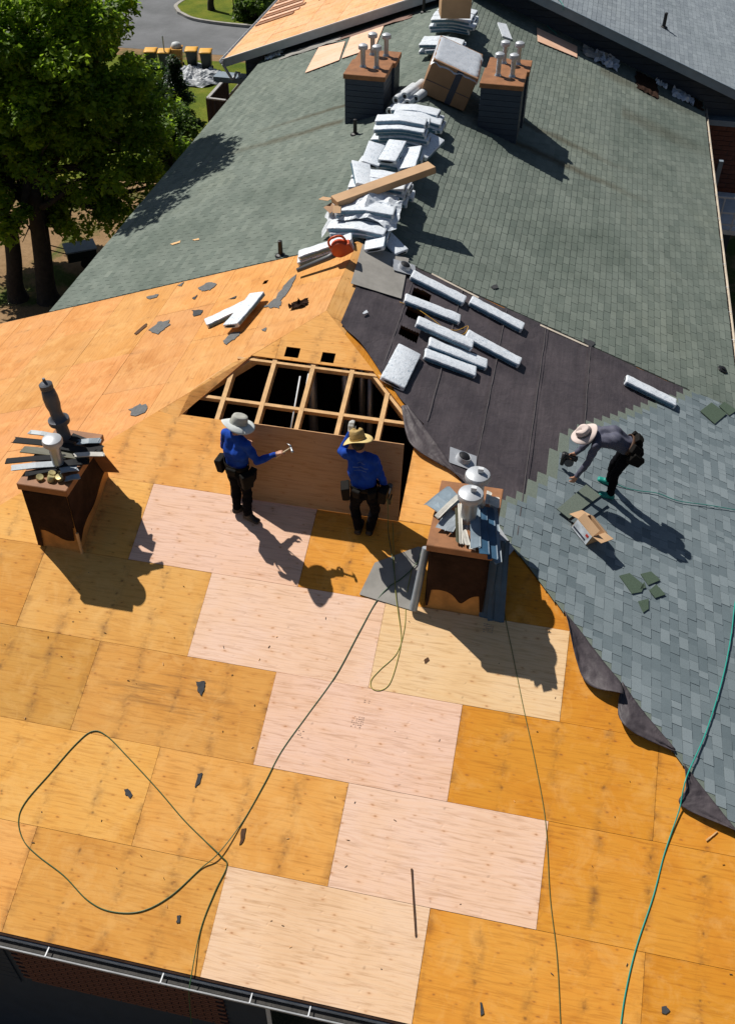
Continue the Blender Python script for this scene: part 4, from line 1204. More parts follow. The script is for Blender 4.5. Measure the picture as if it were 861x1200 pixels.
# small plumbing vents in the old roof
for p_, h_ in (((-7.621, 16.451, 5.953), 0), ((-0.703, 18.156, 3.205), 0.34), ((-0.875, 12.615, 3.142), 0.30)):
    if h_:
        MB().lathe([(0.11, 0.0), (0.09, 0.03), (0.045, 0.05), (0.04, h_), (0.02, h_+0.005)], 12, TR(p_)).build('vent_pipe', M_BLACK, house)
MB().lathe([(0.10, 0.0), (0.085, 0.03), (0.045, 0.05), (0.04, 0.4), (0.02, 0.405)], 12, TR((-0.655, 27.144, 3.222))).build('vent_pipe', M_BLACK, house)
def roof_vent(k, a, b, rot, h=0.014, s_=1.0):
    vp = MB().prism(rect(-0.17*s_, 0.17*s_, -0.21*s_, 0.21*s_), 0.0, 0.006, F(k, a, b, h, rot)).build('vent_flashing', M_CAPGREY, house)
    q = MB().lathe([(0.115, 0.006), (0.105, 0.05), (0.095, 0.075), (0.085, 0.07), (0.08, 0.03)], 20, F(k, a, b, h, rot)).build('collar', M_CAPGREY, vp)
    autosmooth(q)
    autosmooth(MB().lathe([(0.084, 0.05), (0.08, 0.078), (0.05, 0.095), (0.01, 0.10)], 20, F(k, a, b, h, rot)).build('hole_shade_plug', M_BLACK, vp))  # black plug paints in the darkness of the open vent hole
roof_vent('r', *(12.209, -0.919), 0.25, 0.06)
roof_vent('r', *(8.036, -2.672), 0.1, 0.03)
MB().lathe([(0.10, 0), (0.09, 0.02), (0.05, 0.03), (0.05, 0.05), (0.02, 0.055)], 14, F('r', *(13.665, -7.306), 0.02)).build('vent_stub', M_BLACK, house)

# ---------------------------------------------------------------- shingle bundles
def wrap_mat(name, c, dark=0.0):
    k = NT(name)
    v = k.coord('Object', rnd=True)
    n1 = k.noise(v, 7, 4, 0.65, 0.8)
    c1 = k.mix(k.ramp(n1, [(0.30, 0), (0.62, 1)]), tuple(x*0.84 for x in c), c)
    # printed marks on the plastic
    mp = k.n('Mapping'); mp.inputs['Scale'].default_value = (9, 30, 9); k.l(v, mp.inputs[0])
    pr_ = k.ramp(k.noise(mp.outputs[0], 1.6, 2, 0.5), [(0.60, 0), (0.66, 1)])
    c1 = k.mix(k.math('MULTIPLY', pr_, 0.55), c1, (0.22, 0.32, 0.42))
    cr_ = k.ramp(k.noise(v, 34, 3, 0.7, 1.5), [(0.35, 0.72), (0.55, 1.0)])
    c1 = k.mix(0.6, c1, cr_, 'MULTIPLY')
    k.col(c1)
    k.bump(k.noise(v, 22, 3, 0.6, 1.2), 0.55, 0.012)
    return k.set(Roughness=0.32, Specular_IOR_Level=0.5)
M_WRAP = wrap_mat('white_plastic_wrap', (0.80, 0.85, 0.91))
M_BAND = wrap_mat('blue_print_wrap', (0.08, 0.19, 0.28))
M_ENDS = plain('shingle_edges', (0.020, 0.026, 0.030), 0.9, amt=0.5, sc=30)

def bundle_meshes(L, W_, H, bend, seed):
    """rounded-rectangle tube along X, bent over the ridge by bend (slope at the ends)"""
    rg = random.Random(seed)
    st = 12
    cs = []
    rr_ = min(0.013, H*0.3)
    for cx, cy, a0 in ((W_/2-rr_, H-rr_, 0), (-W_/2+rr_, H-rr_, 90), (-W_/2+rr_, rr_, 180), (W_/2-rr_, rr_, 270)):
        for k in range(3):
            an = math.radians(a0+45*k)
            cs.append((cx+rr_*math.cos(an), cy+rr_*math.sin(an)))
    n = len(cs)
    def zb(x): return -bend*(math.sqrt(x*x+0.02)-0.1414)
    def ring(x, sc, off=0.0):
        out = []
        for (y, z) in cs:
            nn = noise.noise(Vector((x*4+seed*3.1, y*7, z*9+seed)))
            nn2 = noise.noise(Vector((x*13+seed, y*15, z*9)))
            yy = y*sc*(1+0.035*nn)+0.008*nn2
            z2 = H/2+(z-H/2)*sc+0.010*nn*(1 if z > H/2 else 0.1)+0.005*nn2*(1 if z > H/2 else 0.2)
            d_ = Vector((yy, z2-H/2))
            if off: yy += math.copysign(off, y); 
            out.append(Vector((x, yy, z2+zb(x))))
        return out
    xs = [-L/2+0.004, -L/2+0.02] + [-L/2+L*(i+0.5)/(st) for i in range(st)] + [L/2-0.02, L/2-0.004]
    mb = MB(); vs = []
    for i, x in enumerate(xs):
        sc = 0.86 if i in (0, len(xs)-1) else 1.0
        vs += ring(x, sc)
    fs = [(i*n+k, i*n+(k+1) % n, (i+1)*n+(k+1) % n, (i+1)*n+k) for i in range(len(xs)-1) for k in range(n)]
    fs += [tuple(reversed(range(n))), tuple(range((len(xs)-1)*n, len(xs)*n))]
    mb.add(vs, fs)
    wrap = mb.mesh('wrapper', M_WRAP, smooth=True)
    bd = MB()
    for s_ in (-1, 1):
        pts = []
        for x in xs[2:-2]:
            for z in (H*0.18, H*0.74):
                nn = noise.noise(Vector((x*4+seed*3.1, s_*W_/2*7, z*9+seed)))
                pts.append(Vector((x, s_*(W_/2*(1+0.02*abs(nn))+0.011), z+zb(x))))
        m_ = len(xs[2:-2])
        bd.add(pts, [((2*i, 2*i+1, 2*i+3, 2*i+2) if s_ < 0 else (2*i+2, 2*i+3, 2*i+1, 2*i)) for i in range(m_-1)])
    band = bd.mesh('printed_band', M_BAND, smooth=True)
    ends = []
    for s_ in (-1, 1):
        en = MB()
        x = s_*(L/2+0.001)
        k_ = 12
        pts = [Vector((x, W_*0.36*math.cos(2*math.pi*i/k_), H/2+H*0.27*math.sin(2*math.pi*i/k_)+zb(x))) for i in range(k_)]
        en.add(pts, [tuple(range(k_)) if s_ > 0 else tuple(reversed(range(k_)))])
        ends.append(en.mesh('open_end', M_ENDS))
    return wrap, band, ends[0], ends[1]
BV = {}
def bundle(label, mtx, L=1.0, W_=0.34, H=0.075, bend=0.0, seed=0, group='wrapped shingle bundles on the roof'):
    key = (L, W_, H, bend, seed % 5)
    if key not in BV: BV[key] = bundle_meshes(L, W_, H, bend, seed % 5+1)
    t = thing('shingle_bundle', label, 'shingle bundle', mtx, group)
    for nm, me in zip(('wrapper', 'printed_band', 'open_end', 'open_end'), BV[key]):
        link(nm, me, t, mtx)
    return t
def on_plane(k, p, q, h=0.012):
    """frame on a roof plane with X from p to q"""
    a = math.atan2(q[1]-p[1], q[0]-p[0])
    return F(k, (p[0]+q[0])/2, (p[1]+q[1])/2, h, a), math.hypot(q[0]-p[0], q[1]-p[1])
FB = [('r', (12.073, -1.071), (11.988, -2.109), 0.24, 0.09, 'white shingle bundle nearest the ridge on the dark felt, beside the vent'),
      ('r', (12.097, -2.188), (11.967, -3.228), 0.24, 0.09, 'white shingle bundle farthest right along the old shingles edge'),
      ('r', (11.308, -1.091), (11.389, -2.111), 0.24, 0.08, 'white shingle bundle with a yellow strap along its side'),
      ('r', (10.671, -1.392), (10.682, -2.406), 0.24, 0.09, 'white shingle bundle lying across two others in the middle of the felt'),
      ('r', (11.043, -2.258), (10.914, -3.282), 0.24, 0.09, 'white shingle bundle at the right end of the middle group on felt'),
      ('r', (10.385, -1.690), (10.468, -2.731), 0.24, 0.08, 'white shingle bundle half covered by the two bundles around it'),
      ('r', (10.052, -1.677), (10.138, -2.577), 0.24, 0.08, 'lowest white shingle bundle of the middle group, wrapper tail trailing'),
      ('r', (9.976, -1.439), (8.974, -1.349), 0.40, 0.08, 'squarish white shingle bundle lying crosswise beside the opening'),
      ('l', (-10.472, -2.311), (-10.870, -1.639), 0.28, 0.075, 'lower of two crossed white shingle bundles on the orange deck'),
      ('l', (-10.029, -1.637), (-10.996, -1.445), 0.30, 0.075, 'upper of two crossed white shingle bundles on the orange deck'),
      ('l', (-12.114, -1.044), (-12.365, -0.038), 0.30, 0.08, 'lower white shingle bundle under the orange leaf blower at the ridge end'),
      ('l', (-12.134, -1.000), (-12.363, -0.025), 0.28, 0.08, 'upper white shingle bundle carrying the orange leaf blower')]
for i, (k, p_, q_, W_, H_, lab) in enumerate(FB):
    h = {3: 0.105, 9: 0.09, 11: 0.095}.get(i, 0.022 if k == 'r' else 0.004)
    m_, L_ = on_plane(k, p_, q_, h)
    bundle(lab, m_, round(L_, 2), W_, H_, 0, i)
# foil-wrapped roll of underlay beyond the third worker
m_, L_ = on_plane('r', (11.797, -5.220), (11.731, -6.214), 0.03)
bundle('crinkled pale foil-wrapped bundle where old and new shingles meet', m_, round(L_, 2), 0.22, 0.09, 0, 3)

# ridge piles: (name for the label, y of centre, layers, spread)
def pile(where, yc, items):
    zt = {}
    for j, (dx, dy, lay, rot, yl, words) in enumerate(items):
        # bundles laid across bend over the ridge; those laid along it stay flat
        rg = random.Random(int(yc*100)+j)
        zz = ZA+0.03+lay*0.080
        if yl:
            M_ = TR((UA+dx, yc+dy, zz-0.30*abs(dx)*0.9+0.03), math.pi/2+rot, 0.34*(1 if dx > 0.2 else -1 if dx < -0.2 else 0)*-1*0.7)
            bundle(f'white shingle bundle {words} {where}', M_, 1.0, 0.36, 0.085, 0, j, 'bundles piled along the ridge')
        else:
            tx = dx*0.0
            M_ = TR((UA+dx, yc+dy, zz-abs(dx)*0.15), rot, 0, 0.22*dx/0.3 if abs(dx) > 0.12 else 0)
            bundle(f'white shingle bundle {words} {where}', M_, 1.05, 0.36, 0.085, 0.13 if abs(dx) < 0.2 else 0.09, j, 'bundles piled along the ridge')
ORD = ['at the bottom', 'second from the bottom', 'third from the bottom', 'fourth from the bottom', 'fifth from the bottom', 'sixth from the bottom']
def stack(where, yc, nlay, nwide, top=None, seed=0, xo=0.0):
    rg = random.Random(seed)
    it = []
    for l_ in range(nlay):
        for w_ in range(nwide):
            side = ['near side', 'far side', 'farthest side'][w_] if nwide > 1 else ''
            it.append((xo+rg.uniform(-0.10, 0.10), (w_-(nwide-1)/2)*0.39+rg.uniform(-0.03, 0.03), l_, rg.uniform(-0.10, 0.10), False, (ORD[l_]+' '+side).strip()+','))
    pile(where, yc, it+(top or []))
stack('ridge pile by the far gable', 24.6, 4, 3, seed=1)
stack('ridge pile right before the far chimneys', 16.9, 5, 2, [(-0.05, 0.0, 5, 0.05, False, 'on top,')], seed=3)
stack('ridge pile beside the white rolls', 17.95, 3, 2, seed=9, xo=0.12)
stack('ridge pile behind the long carton', 15.55, 3, 2, [(-0.36, 0.0, 3, 0.06, True, 'lengthwise on the left top,'), (0.02, 0.02, 3, -0.03, True, 'lengthwise on the middle top,'), (0.39, 0.0, 3, 0.04, True, 'lengthwise on the right top,')], seed=4)
stack('ridge pile under the long carton', 14.3, 4, 2, [(-0.33, 0.10, 4, 0.30, True, 'askew on the left top,')], seed=5, xo=0.05)
stack('ridge pile with the torn wrapper', 13.35, 4, 2, seed=6, xo=-0.06)
stack('last ridge pile before the stripped roof', 12.75, 2, 1, [(0.30, -0.05, 0, 0.12, True, 'sliding down the right slope,')], seed=7, xo=0.02)
stack('pile hidden under the big cardboard box', 22.6, 3, 2, seed=8)
# loose empty wrapper torn open on the pile nearest the stripped roof
def torn(u, v):
    x = UA-0.75+u*1.35; y = 12.85+v*0.75
    z = ZA+0.44-0.30*abs(x-UA)-0.16*(1-v)**2+0.09*noise.noise(Vector((x*3.2, y*3.6, 1)))+0.05*noise.noise(Vector((x*8, y*9, 4)))-(0.22 if u < 0.12 else 0)*(0.12-u)/0.12
    x += 0.12*noise.noise(Vector((v*4, 2, u*2))); y += 0.14*noise.noise(Vector((u*5, 3, 1)))
    return Vector((x, y, z))
tag(MB().grid(torn, 22, 14).build('torn_wrapper', M_WRAP, smooth=False), 'torn empty white plastic wrapper spread over the near ridge piles', 'wrapper')
def leanb(label, p, q, W_, H_, rollx=0.0, seed=0):
    p, q = Vector(p), Vector(q)
    d = (q-p)
    x = d.normalized(); y = Vector((0, 0, 1)).cross(x).normalized(); z = x.cross(y)
    M_ = Matrix(((x.x, y.x, z.x, (p.x+q.x)/2), (x.y, y.y, z.y, (p.y+q.y)/2), (x.z, y.z, z.z, (p.z+q.z)/2), (0, 0, 0, 1))) @ Matrix.Rotation(rollx, 4, 'X')
    bundle(label, M_, round(d.length, 2), W_, H_, 0, seed)
leanb('pale bundle lying down the right slope below the near ridge piles', P('r', 13.1, -0.22, 0.02), P('r', 12.62, -0.80, 0.02), 0.30, 0.08, 0, 2)
leanb('pale bundle tilted off the right flank of the ridge pile by the chimneys', P('r', 16.3, -0.42, 0.10), P('r', 17.2, -0.62, 0.22), 0.36, 0.08, 0.3, 1)
# scattered pieces of white wrapper by the far pile
tag(MB().prism([(26.295, -1.024), (26.481, -1.265), (25.533, -1.554), (25.452, -1.280)], 0.014, 0.05, F('r', 0, 0)).build('wrapper_scrap', M_WRAP), 'loose white pack lying beside the farthest ridge pile', 'pack')

# rolls of white underlay beside the far left chimney
M_ROLL = wrap_mat('white_roll_wrap', (0.72, 0.75, 0.78))
for i, (px_, z_, w_) in enumerate((((-0.05, 18.75), 0, 'leftmost'), ((0.13, 18.85), 0, 'second'), ((0.31, 18.97), 0, 'third'), ((0.47, 19.15), 0, 'fourth'), ((0.05, 18.95), 1, 'upper left'), ((0.23, 19.05), 1, 'upper right'))):
    x, y = px_
    zr = rz_at(x, y)+0.10+z_*0.15+0.01
    t = thing('underlay_roll', f'{w_} white underlay roll of the cluster between far chimney and big box', 'roll', TR((x, y, zr)), 'white rolls beside the far chimney')
    d = Vector((0.28, 0.95, 0.02)).normalized()
    p = Vector((x, y, zr))
    prof_ = [(p, 0.088), (p+d*0.02, 0.095), (p+d*0.90, 0.095), (p+d*0.92, 0.088)]
    autosmooth(MB().tube([q for q, _ in prof_], [r for _, r in prof_], 16).build('roll', M_ROLL, t))
    MB().tube([p-d*0.003, p+d*0.01], 0.045, 12).build('core', M_BLACK, t)

# ---------------------------------------------------------------- cardboard
M_CARD = plain('cardboard', (0.46, 0.29, 0.16), 0.8, amt=0.12, sc=3, bump=0.05)
M_CARD_D = plain('brown_cardboard', (0.30, 0.17, 0.09), 0.75, amt=0.15, sc=3, bump=0.08)
M_TAPE = plain('dark_tape', (0.03, 0.035, 0.06), 0.4, amt=0.1, bump=0)
M_FILM = wrap_mat('plastic_film', (0.58, 0.61, 0.66))
fb = F('r', 20.30, -0.393, 0.05, 0.052)
bx = thing('cardboard_box', 'large brown cardboard box under clear plastic film beside the far chimneys', 'box', fb)
bw = MB().box((0, 0, 0.40), (1.56, 1.08, 0.79)).build('carton', M_CARD_D, bx, fb); bevel(bw, 0.02)
def film(u, v):
    x = (u-0.5)*1.61; y = (v-0.5)*1.13
    z = 0.815+0.012*noise.noise(Vector((x*6, y*6, 0)))
    if abs(u-0.5) > 0.44: z -= (abs(u-0.5)-0.44)/0.06*0.10*(1+0.8*noise.noise(Vector((v*7, u, 2))))
    if abs(v-0.5) > 0.44: z -= (abs(v-0.5)-0.44)/0.06*0.06*(1+0.8*noise.noise(Vector((u*7, v, 5))))
    return Vector((x*(1.0), y, z))
MB().grid(film, 24, 20).build('plastic_film', M_FILM, bx, fb, smooth=True)
for s_ in (-1, 1):
    MB().box((-0.784, -0.12, 0.40), (0.006, 0.14, 0.78)).build('tape_strip', M_TAPE, bx, fb) if s_ < 0 else MB().box((-0.784, 0.0, 0.33), (0.0075, 1.06, 0.012)).build('flap_seam', M_TAPE, bx, fb)
def open_carton(label, mtx, sx, sy, sz, m, flaps):
    t = thing('open_carton', label, 'carton', mtx)
    mb = MB()
    th_ = 0.006
    mb.box((0, 0, th_/2), (sx, sy, th_))
    mb.box((-sx/2, 0, sz/2), (th_, sy, sz)); mb.box((sx/2, 0, sz/2), (th_, sy, sz))
    mb.box((0, -sy/2, sz/2), (sx, th_, sz)); mb.box((0, sy/2, sz/2), (sx, th_, sz))
    mb.build('carton_body', m, t, local=True)
    for s_, an in flaps:
        if s_ in ('L', 'R'):
            sg = -1 if s_ == 'L' else 1
            M_ = Matrix.Translation((sg*sx/2, 0, sz)) @ Matrix.Rotation(sg*an, 4, 'Y')
            MB().box((0, 0, sx*0.24), (th_, sy, sx*0.48), M_).build('flap', m, t, local=True)
        else:
            sg = -1 if s_ == 'N' else 1
            M_ = Matrix.Translation((0, sg*sy/2, sz)) @ Matrix.Rotation(-sg*an, 4, 'X')
            MB().box((0, 0, sy*0.24), (sx, th_, sy*0.48), M_).build('flap', m, t, local=True)
    return t
open_carton('small brown cardboard carton on top of the farthest ridge pile', TR((UA+0.05, 23.9, ZA+0.48), 0.25), 0.75, 0.55, 0.42, M_CARD, [('N', 0.5), ('S', 1.9)])
# long carton across the ridge pile
pa, pb = Vector((0.015, 13.156, 4.020)), Vector((1.560, 14.416, 4.280))
lc = thing('long_carton', 'long narrow cardboard carton lying across the ridge piles, left end open', 'carton', TR((pa+pb)/2))
bevel(MB().bar(pa, pb, 0.28, 0.13).build('carton_body', M_CARD, lc), 0.006, 1)
d_ = (pb-pa).normalized(); sd_ = d_.cross(Vector((0, 0, 1))).normalized()
for sg, dz in ((1, 0.0), (-1, 0.0)):
    MB().bar(pa+sd_*(sg*0.14)-d_*0.02, pa+sd_*(sg*0.33)-d_*0.12+Vector((0, 0, -0.02)), 0.14, 0.006).build('flap', M_CARD, lc)
MB().bar(pa+Vector((0, 0, -0.06)), pa-d_*0.16+Vector((0, 0, -0.10)), 0.26, 0.006).build('flap', M_CARD_D, lc)
# open box of shingles by the third worker
bp_ = (7.560, -4.663)
t = open_carton('open brown carton with printed white end on the grey shingles', F('r', bp_[0], bp_[1], 0.045, 0.80), 0.34, 0.27, 0.19, M_CARD, [('L', 1.3), ('R', 2.0), ('N', 2.1), ('S', -0.6)])
mw = wm(t)
MB().box((0, 0.142, 0.095), (0.33, 0.004, 0.18)).build('printed_end', plain('printed_white_card', (0.62, 0.66, 0.70), 0.5, amt=0.4, sc=9, bump=0), t, mw)
MB().box((-0.10, 0.1455, 0.13), (0.05, 0.003, 0.04)).build('red_mark', plain('red_ink', (0.5, 0.03, 0.02), 0.5, bump=0), t, mw)
MB().box((0.02, 0.1455, 0.05), (0.26, 0.003, 0.025)).build('dark_print', M_TAPE, t, mw)
# slabs of shingle lying before the worker
M_SHSLAB = plain('grey_green_shingle', (0.135, 0.165, 0.135), 0.92, amt=0.2, sc=60, bump=0.3, bsc=140)
M_SHSLAB_D = plain('dark_green_shingle', (0.070, 0.105, 0.072), 0.92, amt=0.25, sc=60, bump=0.3, bsc=140)
def slab(label, k, px, h, m, th=0.006, name='shingle_piece', cat='shingle', group=None):
    mb = MB().prism(list(px), h, h+th, F(k, 0, 0))
    a2 = sum(px[i][0]*px[(i+1) % len(px)][1]-px[(i+1) % len(px)][0]*px[i][1] for i in range(len(px)))
    if a2 < 0: mb = MB().prism(list(px)[::-1], h, h+th, F(k, 0, 0))
    return tag(mb.build(name, m), label, cat, group)
slab('long grey-green shingle strip lying in front of the bent worker', 'r', [(7.778, -4.182), (8.585, -4.610), (8.478, -4.860), (7.690, -4.381)], 0.075, M_SHSLAB, 0.012)
slab('dark shingle strip half under the long grey-green strip by the carton', 'r', [(7.690, -4.381), (8.478, -4.860), (8.389, -5.007), (7.665, -4.561)], 0.05, M_SH_NEW, 0.012)
for i, (q, lab) in enumerate((([(7.019, -5.226), (7.154, -5.385), (7.042, -5.617), (6.889, -5.577), (6.781, -5.431)], 'largest dark green torn shingle scrap on the grey shingles'),
        ([(7.231, -5.561), (7.370, -5.726), (7.279, -5.877), (7.077, -5.684)], 'dark green torn shingle scrap above and right of the largest one'),
        ([(6.985, -5.698), (7.158, -5.807), (7.036, -5.955), (6.886, -5.792)], 'dark green torn shingle scrap at the right of the cluster'),
        ([(6.684, -5.525), (6.814, -5.684), (6.621, -5.684), (6.518, -5.605)], 'lowest dark green torn shingle scrap of the cluster'),
        ([(6.924, -5.550), (7.108, -5.616), (7.006, -5.644)], 'tiny dark green shingle scrap in the middle of the cluster'))):
    slab(lab, 'r', q, 0.042, M_SHSLAB_D, 0.010, group='torn shingle scraps on the grey slope')
slab('dark green shingle strip on the new shingles near the right edge', 'r', [(11.908, -6.730), (12.332, -6.976), (12.199, -7.283), (11.715, -7.011)], 0.042, M_SHSLAB_D, 0.012)
slab('small dark green shingle strip beside the other at the right edge', 'r', [(12.333, -7.134), (12.546, -7.253), (12.456, -7.513), (12.182, -7.335)], 0.042, M_SHSLAB_D, 0.010)

# ---------------------------------------------------------------- sheet being lifted into the open bay
al = math.radians(11)
hx = Vector((1, 0, 0)); hy = Vector((0, math.sin(al), math.cos(al))); hn = hx.cross(hy)
hp = P('h', -0.05, 7.30, 0.015)
HM = Matrix(((hx.x, hy.x, hn.x, hp.x), (hx.y, hy.y, hn.y, hp.y), (hx.z, hy.z, hn.z, hp.z), (0, 0, 0, 1)))
hs = MB().prism(rect(0, 2.43, 0, 1.215), -0.016, 0.0).build('loose_plywood_sheet', M_PLY_NEW, None, HM)
hs.color = (0.56, 0.33, 0.17, 1)
tag(hs, 'plywood sheet stood on edge in the open bay, held by two workers', 'plywood')
# other loose sheets
for i, (k, q, lab) in enumerate((('l', [(-24.417, -4.333), (-26.791, -4.541), (-26.517, -3.614), (-24.661, -3.348)], 'pale loose plywood sheet lying on the old left slope, lower one'),
                                 ('l', [(-24.757, -3.294), (-26.827, -3.524), (-26.898, -2.486), (-24.847, -2.314)], 'pale loose plywood sheet lying on the old left slope, nearer the gable'),
                                 ('r', [(26.339, -2.259), (27.394, -2.139), (27.447, -3.422), (26.553, -3.473)], 'pale loose plywood offcut on the old right slope near the gable'))):
    o = slab(lab, k, q, 0.03, M_PLY_NEW, 0.014, 'loose_plywood_sheet', 'plywood')
    o.color = (0.80, 0.53, 0.40, 1)
slab('thin pale board lying by the gable wall above the plywood offcut', 'r', [(28.646, -2.280), (28.830, -2.349), (28.354, -3.173), (28.101, -3.105)], 0.03, M_LUMBER, 0.03, 'loose_board', 'board')
# bluish plastic wrappers and debris along the gable wall
def crumple(label, k, c, w_, d_, m, seed, hgt=0.12, name='crumpled_wrapper', cat='wrapper', jag=0.3):
    lim = YW-0.12-w_*0.6
    if k == 'r': c = (min(c[0], lim), c[1])
    if k == 'l': c = (max(c[0], -lim), c[1])
    def fn(u, v):
        x = (u-0.5)*w_; y = (v-0.5)*d_
        x += jag*w_*0.4*noise.noise(Vector((v*3, seed, u))); y += jag*d_*0.5*noise.noise(Vector((u*4, v, seed)))
        h = 0.02+hgt*abs(noise.noise(Vector((u*3.2+seed, v*3.2, seed))))+hgt*0.4*noise.noise(Vector((u*9, v*9, seed)))
        return P(k, c[0]+x, c[1]+y, max(0.015, h))
    return tag(MB().grid(fn, 12, 10).build(name, m), label, cat)
crumple('blue-white crumpled wrapper against the gable wall', 'r', (28.943, -4.369), 0.9, 0.75, M_FILM, 3, 0.25)
crumple('blue-white crumpled wrapper farthest right along the gable wall', 'r', (28.851, -6.862), 0.7, 0.7, M_FILM, 5, 0.2)
crumple('small pale crumpled wrapper between the two blue-white ones', 'r', (28.725, -6.162), 0.4, 0.35, M_WRAP, 6, 0.12)
crumple('grey torn felt piece curled near the gable wall', 'r', (27.812, -4.042), 0.8, 0.9, M_FELT_GREY, 7, 0.16, 'felt_scrap', 'felt')
crumple('brown felt debris lying along the right gable foot', 'r', (28.742, -5.699), 1.4, 0.7, M_BROWNFELT, 8, 0.08, 'felt_scrap', 'felt')
crumple('dark felt debris at the right end of the gable foot', 'r', (28.344, -7.281), 0.7, 0.5, M_BROWNFELT, 9, 0.08, 'felt_scrap', 'felt')
crumple('pale crumpled wrapper where the gable meets the left eave', 'l', (-27.568, -6.267), 0.5, 0.6, M_WRAP, 10, 0.15)
crumple('grey debris strip along the foot of the gable, left slope', 'l', (-27.081, -4.874), 0.5, 1.9, M_FELT_GREY, 11, 0.08, 'felt_scrap', 'felt')
crumple('brownish debris strip along the gable foot near the ridge', 'l', (-27.172, -2.948), 0.5, 2.6, plain('rusty_flashing', (0.22, 0.13, 0.10), 0.8), 12, 0.05, 'flashing_scrap', 'flashing')
crumple('white wrapper scraps on the far grey roof', 'fr', (FY+3.2, -3.2), 1.2, 0.5, M_WRAP, 13, 0.1)

# ---------------------------------------------------------------- siding offcuts piled on the near chimneys
M_OFF = [plain('charcoal_siding', (0.012, 0.013, 0.015), 0.7, spec=0.15), plain('pale_grey_siding', (0.30, 0.34, 0.37), 0.5), plain('olive_siding', (0.075, 0.072, 0.042), 0.6), plain('blue_siding', (0.030, 0.085, 0.150), 0.45), plain('offwhite_trim', (0.52, 0.50, 0.45), 0.6), plain('bluegrey_siding', (0.19, 0.245, 0.29), 0.5)]
COLN = ['charcoal', 'pale grey', 'olive', 'blue', 'off-white', 'blue-grey']
def offcut(label, p, q, wd, m, lift=0.0, group=None, twist=0.0):
    """a strip of lap siding: flat face with a folded lower lip"""
    p, q = Vector(p)+Vector((0, 0, lift)), Vector(q)+Vector((0, 0, lift))
    x = (q-p).normalized(); y = Vector((0, 0, 1)).cross(x).normalized(); z = x.cross(y)
    L = (q-p).length
    prof = [(-wd/2, 0.012), (-wd/2, 0.0), (-wd/2+0.012, -0.002), (wd/2-0.02, 0.008), (wd/2, 0.012), (wd/2, 0.018), (wd/2-0.02, 0.015), (-wd/2+0.012, 0.006)]
    mb = MB()
    n = len(prof)
    rg = random.Random(int(L*1e4))
    vs = []
    for i, s_ in enumerate((0, 0.5, 1)):
        for (a, b) in prof:
            jit = (rg.uniform(-0.03, 0.03) if i != 1 else 0)
            vs.append(p+x*(L*s_+jit)+y*a+z*(b+(0.010*math.sin(math.pi*s_)*rg.choice((1, 1)))+twist*a*(s_-0.5)))
    mb.add(vs, [(i*n+k, i*n+(k+1) % n, (i+1)*n+(k+1) % n, (i+1)*n+k) for i in range(2) for k in range(n)] + [tuple(reversed(range(n))), tuple(range(2*n, 3*n))])
    return tag(mb.build('siding_offcut', M_OFF[m]), label, 'siding offcut', group)
GA = 'siding offcuts on the left chimney'; GB = 'siding offcuts on the right chimney'
LEFT = [((8,541),(76,536),.10,0,'long charcoal offcut overhanging the left chimney front corner'), ((16,516),(84,524),.11,0,'charcoal offcut overhanging the left chimney in front of the tall flue'),
        ((26,527),(104,536),.14,2,'olive offcut lying across the middle of the left chimney'), ((15,549),(70,544),.11,1,'pale grey offcut overhanging the left edge of the left chimney'),
        ((32,556),(88,546),.10,0,'charcoal offcut along the front of the left chimney top'), ((84,512),(119,527),.13,0,'charcoal offcut at the back right of the left chimney'),
        ((70,524),(112,531),.12,0,'charcoal offcut directly behind the mushroom flue on the left chimney'), ((36,507),(62,511),.08,1,'short pale grey offcut behind the flues of the left chimney'),
        ((72,552),(90,549),.11,1,'short pale grey offcut at the right front of the left chimney'), ((68,545),(104,541),.12,0,'charcoal offcut right of the mushroom flue on the left chimney'),
        ((78,562),(93,559),.09,5,'smallest blue-grey offcut on the left chimney front rim'), ((88,534),(121,533),.08,4,'off-white strip at the right rim of the left chimney'),
        ((92,519),(117,517),.10,5,'blue-grey offcut at the back rim of the left chimney'), ((40,533),(100,528),.12,0,'charcoal offcut beneath the olive one on the left chimney')]
LW = [(-2.852, 5.998, 3.340), (-2.129, 6.250, 3.340), (-2.958, 6.417, 3.360), (-2.117, 6.452, 3.360), (-2.766, 6.276, 3.340), (-1.814, 6.320, 3.340), (-2.716, 5.895, 3.330), (-2.142, 6.113, 3.330), (-2.494, 5.855, 3.300), (-1.947, 6.156, 3.300), (-2.225, 6.682, 3.340), (-1.710, 6.510, 3.340), (-2.269, 6.406, 3.370), (-1.740, 6.392, 3.370), (-2.790, 6.603, 3.380), (-2.457, 6.599, 3.380), (-2.074, 6.007, 3.310), (-1.895, 6.101, 3.310), (-2.157, 6.091, 3.330), (-1.784, 6.247, 3.330), (-1.947, 5.881, 3.290), (-1.803, 5.966, 3.290), (-1.968, 6.249, 3.400), (-1.605, 6.348, 3.400), (-2.050, 6.536, 3.380), (-1.780, 6.634, 3.380), (-2.581, 6.242, 3.310), (-1.939, 6.478, 3.310)]
for i, (_, _, wd, m, lab) in enumerate(LEFT):
    offcut(lab, LW[2*i], LW[2*i+1], wd, m, 0.0, GA, R.uniform(-.2, .2))
